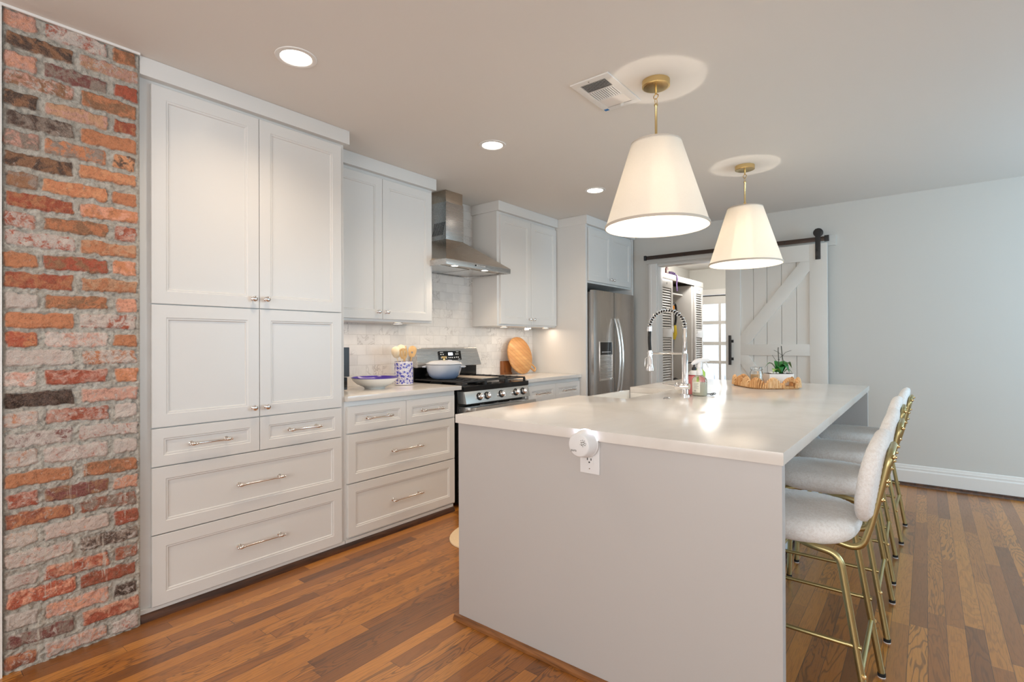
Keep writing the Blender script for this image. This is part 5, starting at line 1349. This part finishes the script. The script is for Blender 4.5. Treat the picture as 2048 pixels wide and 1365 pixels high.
# french door: muntins and panes
fd = MB(); z_rows = [(1.840, 1.569), (1.513, 1.234), (1.178, 0.930), (0.882, 0.627), (0.575, 0.300)]
cols = [(-2.845, -2.587), (-2.548, -2.290), (-2.251, -2.085)]
y0, y1 = LY1+0.01, LY1+0.05
fd.box(gx0+0.004, cols[0][0], y0, y1, 0.01, 1.975).box(cols[-1][1], gx1-0.004, y0, y1, 0.01, 1.975)
for a_, b_ in zip(cols, cols[1:]): fd.box(a_[1], b_[0], y0, y1, 0.300, 1.840)
fd.box(cols[0][0], cols[-1][1], y0, y1, 1.840, 1.975).box(cols[0][0], cols[-1][1], y0, y1, 0.01, 0.300)
for a_, b_ in zip(z_rows, z_rows[1:]):
    for c_ in cols: fd.box(c_[0], c_[1], y0+0.004, y1-0.004, b_[0], a_[1])
D1 = fd.build('door_1', M['trim']); D1['kind'] = 'structure'
MB().box(cols[0][0]-0.004, cols[-1][1]+0.004, y0+0.018, y0+0.022, 0.296, 1.844).build('glass_panes', M['pane'], D1)
MB().box(gx0+0.004, gx1-0.004, LY1-0.001, y0, 1.968, 1.982).build('dark_head_strip', M['dark'], D1)  # thin dark strip across the top of the glass door
# outdoor fence and paving seen through the panes
fe = MB()
for k in range(26):
    fe.box(-6.0+k*0.22, -6.0+k*0.22+0.205, 11.5, 11.53, 0.0, 3.4)
fe.box(-6.0, -0.3, 11.53, 11.60, 0.4, 0.5).box(-6.0, -0.3, 11.53, 11.60, 2.6, 2.7)
o = fe.build('garden_fence', M['fence']); tag(rehome(o, (-3.2, 11.5, 0)), 'bright white board fence outside the glass door', 'fence')
struct('trim_6', MB().box(-7, 2, 8.6, 13, -0.12, -0.04), M['fence'])
# closet with louvred bifold doors
cxf = -2.600; cy0, cy1, ctop = 6.180, 7.830, 2.118
CL = thing('laundry_closet', 'white built-in closet with an open middle inside the laundry room', 'closet', (-2.8, 7.0, 0))
c_ = MB().box(-3.05, cxf-0.02, cy0-0.02, cy0, 0, ctop).box(-3.05, cxf-0.02, cy1-0.02, cy1, 0, ctop).box(-3.05, cxf-0.02, cy0, cy1-0.02, ctop-0.02, ctop)
c_.build('side_walls', M['beigeint'], CL)
MB().box(cxf-0.02, cxf, cy0-0.02, cy1, 2.046, ctop).box(cxf-0.02, cxf, cy0-0.02, cy0+0.055, 0, 2.046).build('face_frame', M['trim'], CL, bevel=0.002)
MB().box(-3.045, -2.75, cy0+0.005, cy1-0.025, 1.90, 1.92).build('shelf', M['trim'], CL)
def leaf_door(ya, yb, name_lab):
    T = thing('bifold_door', name_lab, 'door', (cxf-0.01, ya, 0.02), group='louvred closet doors')
    f_ = MB(); s_w = 0.045; x0, x1 = cxf-0.026, cxf+0.002; zz = [(0.17, 1.295), (1.405, 1.935)]
    f_.box(x0, x1, ya, ya+s_w, 0.02, 2.040).box(x0, x1, yb-s_w, yb, 0.02, 2.040)
    f_.box(x0, x1, ya+s_w, yb-s_w, 0.02, 0.17).box(x0, x1, ya+s_w, yb-s_w, 1.295, 1.405).box(x0, x1, ya+s_w, yb-s_w, 1.935, 2.040)
    f_.build('frame', M['trim'], T, bevel=0.001)
    MB().box(x0+0.001, x0+0.004, ya+s_w, yb-s_w, 0.17, 1.935).build('backing', M['ink'], T)
    for (za, zb3) in zz:
        l_ = MB(); n = int((zb3-za)/0.0315)
        for k in range(n):
            z = za + (k+0.5)*(zb3-za)/n
            l_.obox((cxf-0.012, (ya+yb)/2, z), (0, 1, 0), (0.62, 0, -0.78), (0.78, 0, 0.62), (yb-ya)/2-s_w, 0.0145, 0.0028)
        l_.build('louvres', M['trim'], T)
    MB().box(cxf+0.0015, cxf+0.004, (ya+yb)/2-0.008, (ya+yb)/2+0.008, 1.975, 2.003).build('guide_plate', M['ink'], T)
    return T
T = leaf_door(6.240, 6.630, 'white louvred closet door just behind the left jamb of the opening')
MB().tube(bend([(cxf+0.003, 6.600, 1.355), (cxf+0.022, 6.600, 1.355), (cxf+0.022, 6.600, 1.455), (cxf+0.003, 6.600, 1.455)], 0.006, 3), 0.003, 6).build('handle', M['nickel'], T)
T = leaf_door(7.470, 7.805, 'white louvred closet door farther back, next to the glass door')
MB().tube(bend([(cxf+0.003, 7.495, 1.355), (cxf+0.022, 7.495, 1.355), (cxf+0.022, 7.495, 1.455), (cxf+0.003, 7.495, 1.455)], 0.006, 3), 0.003, 6).build('handle', M['nickel'], T)
for y_ in (7.425, 7.385): MB().box(-2.92, -2.621, y_, y_+0.027, 0.02, 2.040).build('folded_leaf', M['trim'], CL, bevel=0.002)
# things in and on the closet
VC = thing('stick_vacuum', 'upright vacuum with black loop handle and yellow body inside the closet', 'vacuum', (-2.82, 7.28, 0.0))
vx = -2.815
MB().tube(smooth_path([(vx, 7.15, 1.58), (vx, 7.16, 1.70), (vx, 7.21, 1.775), (vx, 7.27, 1.77), (vx, 7.30, 1.70), (vx, 7.29, 1.55), (vx-0.01, 7.27, 1.44)], 6), 0.016, 10).build('loop_handle', M['black'], VC, smooth=60)
MB().lathe([(0.0, -0.03), (0.028, -0.03), (0.030, 0.02), (0.0, 0.03)], (vx, 7.165, 1.725), 'z', 16).build('orange_grip', M['orange'], VC, smooth=50)
MB().tube([(vx-0.01, 7.27, 1.47), (vx-0.01, 7.255, 1.35), (vx-0.02, 7.24, 1.27)], 0.042, 14, taper=[0.6, 1.0, 0.8]).build('dust_bin', M['yellow'], VC, smooth=50)
MB().tube([(vx-0.02, 7.24, 1.27), (vx-0.10, 7.23, 0.08)], 0.020, 12).build('wand', M['greymetal'], VC, smooth=50)
MB().box(-3.03, -2.88, 7.18, 7.30, 0.001, 0.09).build('floor_head', M['black'], VC, bevel=0.02)
BN = thing('laundry_bin', 'black rounded bin with a white stripe at the bottom of the closet opening', 'bin', (-2.745, 7.08, 0))
MB().lathe([(0.0, 0.001), (0.100, 0.001), (0.110, 0.01), (0.112, 0.50), (0.105, 0.62), (0.07, 0.70), (0.0, 0.735)], (-2.745, 7.08, 0), 'z', 28).build('body', M['black'], BN, smooth=60)
MB().lathe([(0.1135, 0.590), (0.1095, 0.625), (0.1060, 0.625), (0.1090, 0.590)], (-2.745, 7.08, 0), 'z', 28, close=True).build('stripe', M['whiteplastic'], BN, smooth=60)
hz = ctop
o = MB().prism([(6.42, hz+0.0005), (6.50, hz+0.0005), (6.50, hz+0.060), (6.46, hz+0.095), (6.42, hz+0.060)], 'x', cxf-0.016, cxf-0.001).build('house_ornament', M['redcraft'], bevel=0.002)
MBx = MB().box(cxf-0.001, cxf+0.001, 6.440, 6.455, hz+0.012, hz+0.045).box(cxf-0.001, cxf+0.001, 6.468, 6.483, hz+0.012, hz+0.045).build('painted_windows', M['candlewax'], o)
o2 = o; tag(rehome(o, (cxf-0.008, 6.46, hz)), 'small red wooden house ornament on top of the closet', 'ornament'); MBx.location = Vector(MBx.location) - o.location
gp = []
for k in range(60): t_ = k/59; gp.append((cxf-0.006+0.006*math.sin(k*1.7), 6.505 + 0.235*t_, hz + 0.018 + 0.014*math.sin(k*1.1) + 0.010*math.cos(k*2.3)))
o = MB().tube(smooth_path(gp, 3), 0.0035, 6).build('curled_garland', M['purple'], smooth=60); tag(rehome(o, (cxf, 6.62, hz)), 'curly purple garland lying on top of the closet front', 'garland')
rb2 = MB(); pr = []
for k in range(15): t_ = k/14; pr.append((cxf+0.004 + 0.004*math.sin(t_*9), 6.775 + 0.010*math.sin(t_*6), hz+0.012 - 0.215*t_))
vs = []; 
for p in pr: vs += [(p[0], p[1]-0.016, p[2]), (p[0], p[1]+0.016, p[2]), (p[0]+0.0012, p[1]-0.016, p[2]), (p[0]+0.0012, p[1]+0.016, p[2])]
fs = []
for i in range(14): a_ = 4*i; fs += [(a_, a_+1, a_+5, a_+4), (a_+2, a_+6, a_+7, a_+3), (a_, a_+4, a_+6, a_+2), (a_+1, a_+3, a_+7, a_+5)]
fs += [(0, 2, 3, 1), (56, 57, 59, 58)]
rb2.add(vs, fs); rb2.box(cxf-0.03, cxf+0.003, 6.755, 6.795, hz+0.0005, hz+0.012)
o = rb2.build('purple_ribbon', M['purple']); tag(rehome(o, (cxf, 6.775, hz)), 'purple ribbon hanging down over the closet front', 'ribbon')
# laundry ceiling fixture
CFx = thing('flush_ceiling_light', 'flush ceiling light with glass drops in the laundry room', 'ceiling light', (-2.30, 7.30, LH))
MB().lathe([(0.0, -0.012), (0.15, -0.012), (0.155, -0.006), (0.155, -0.0005), (0.0, -0.0005)], (-2.30, 7.30, LH), 'z', 32).build('base_plate', M['chrome'], CFx, smooth=50)
dr2 = MB()
for rg, n, h in ((0.135, 18, 0.05), (0.09, 12, 0.065), (0.04, 6, 0.075)):
    for k in range(n):
        a_ = 2*PI*k/n; dr2.lathe([(0.0, 0.0), (0.006, -0.006), (0.010, -h*0.7), (0.0, -h)], (-2.30+rg*math.cos(a_), 7.30+rg*math.sin(a_), LH-0.012), 'z', 8)
o = dr2.build('glass_drops', M['glass'], CFx, smooth=50)
lamp('fixture_light', 'POINT', (-2.30, 7.30, LH-0.11), 30, (1.0, 0.95, 0.88), CFx, shadow_soft_size=0.08)

# rug end between the aisle cabinets and the island
rg = MB(); pts = []
for k in range(40):
    a_ = 2*PI*k/40; pts.append((-2.195+0.245*math.cos(a_), 2.575+0.36*math.sin(a_)))
rg.prism(pts, 'z', 0.0008, 0.010)
o = rg.build('rug', M['rug'], bevel=0.003); tag(rehome(o, (-2.2, 2.62, 0)), 'small oval cream rug on the floor between the range and the island', 'rug')
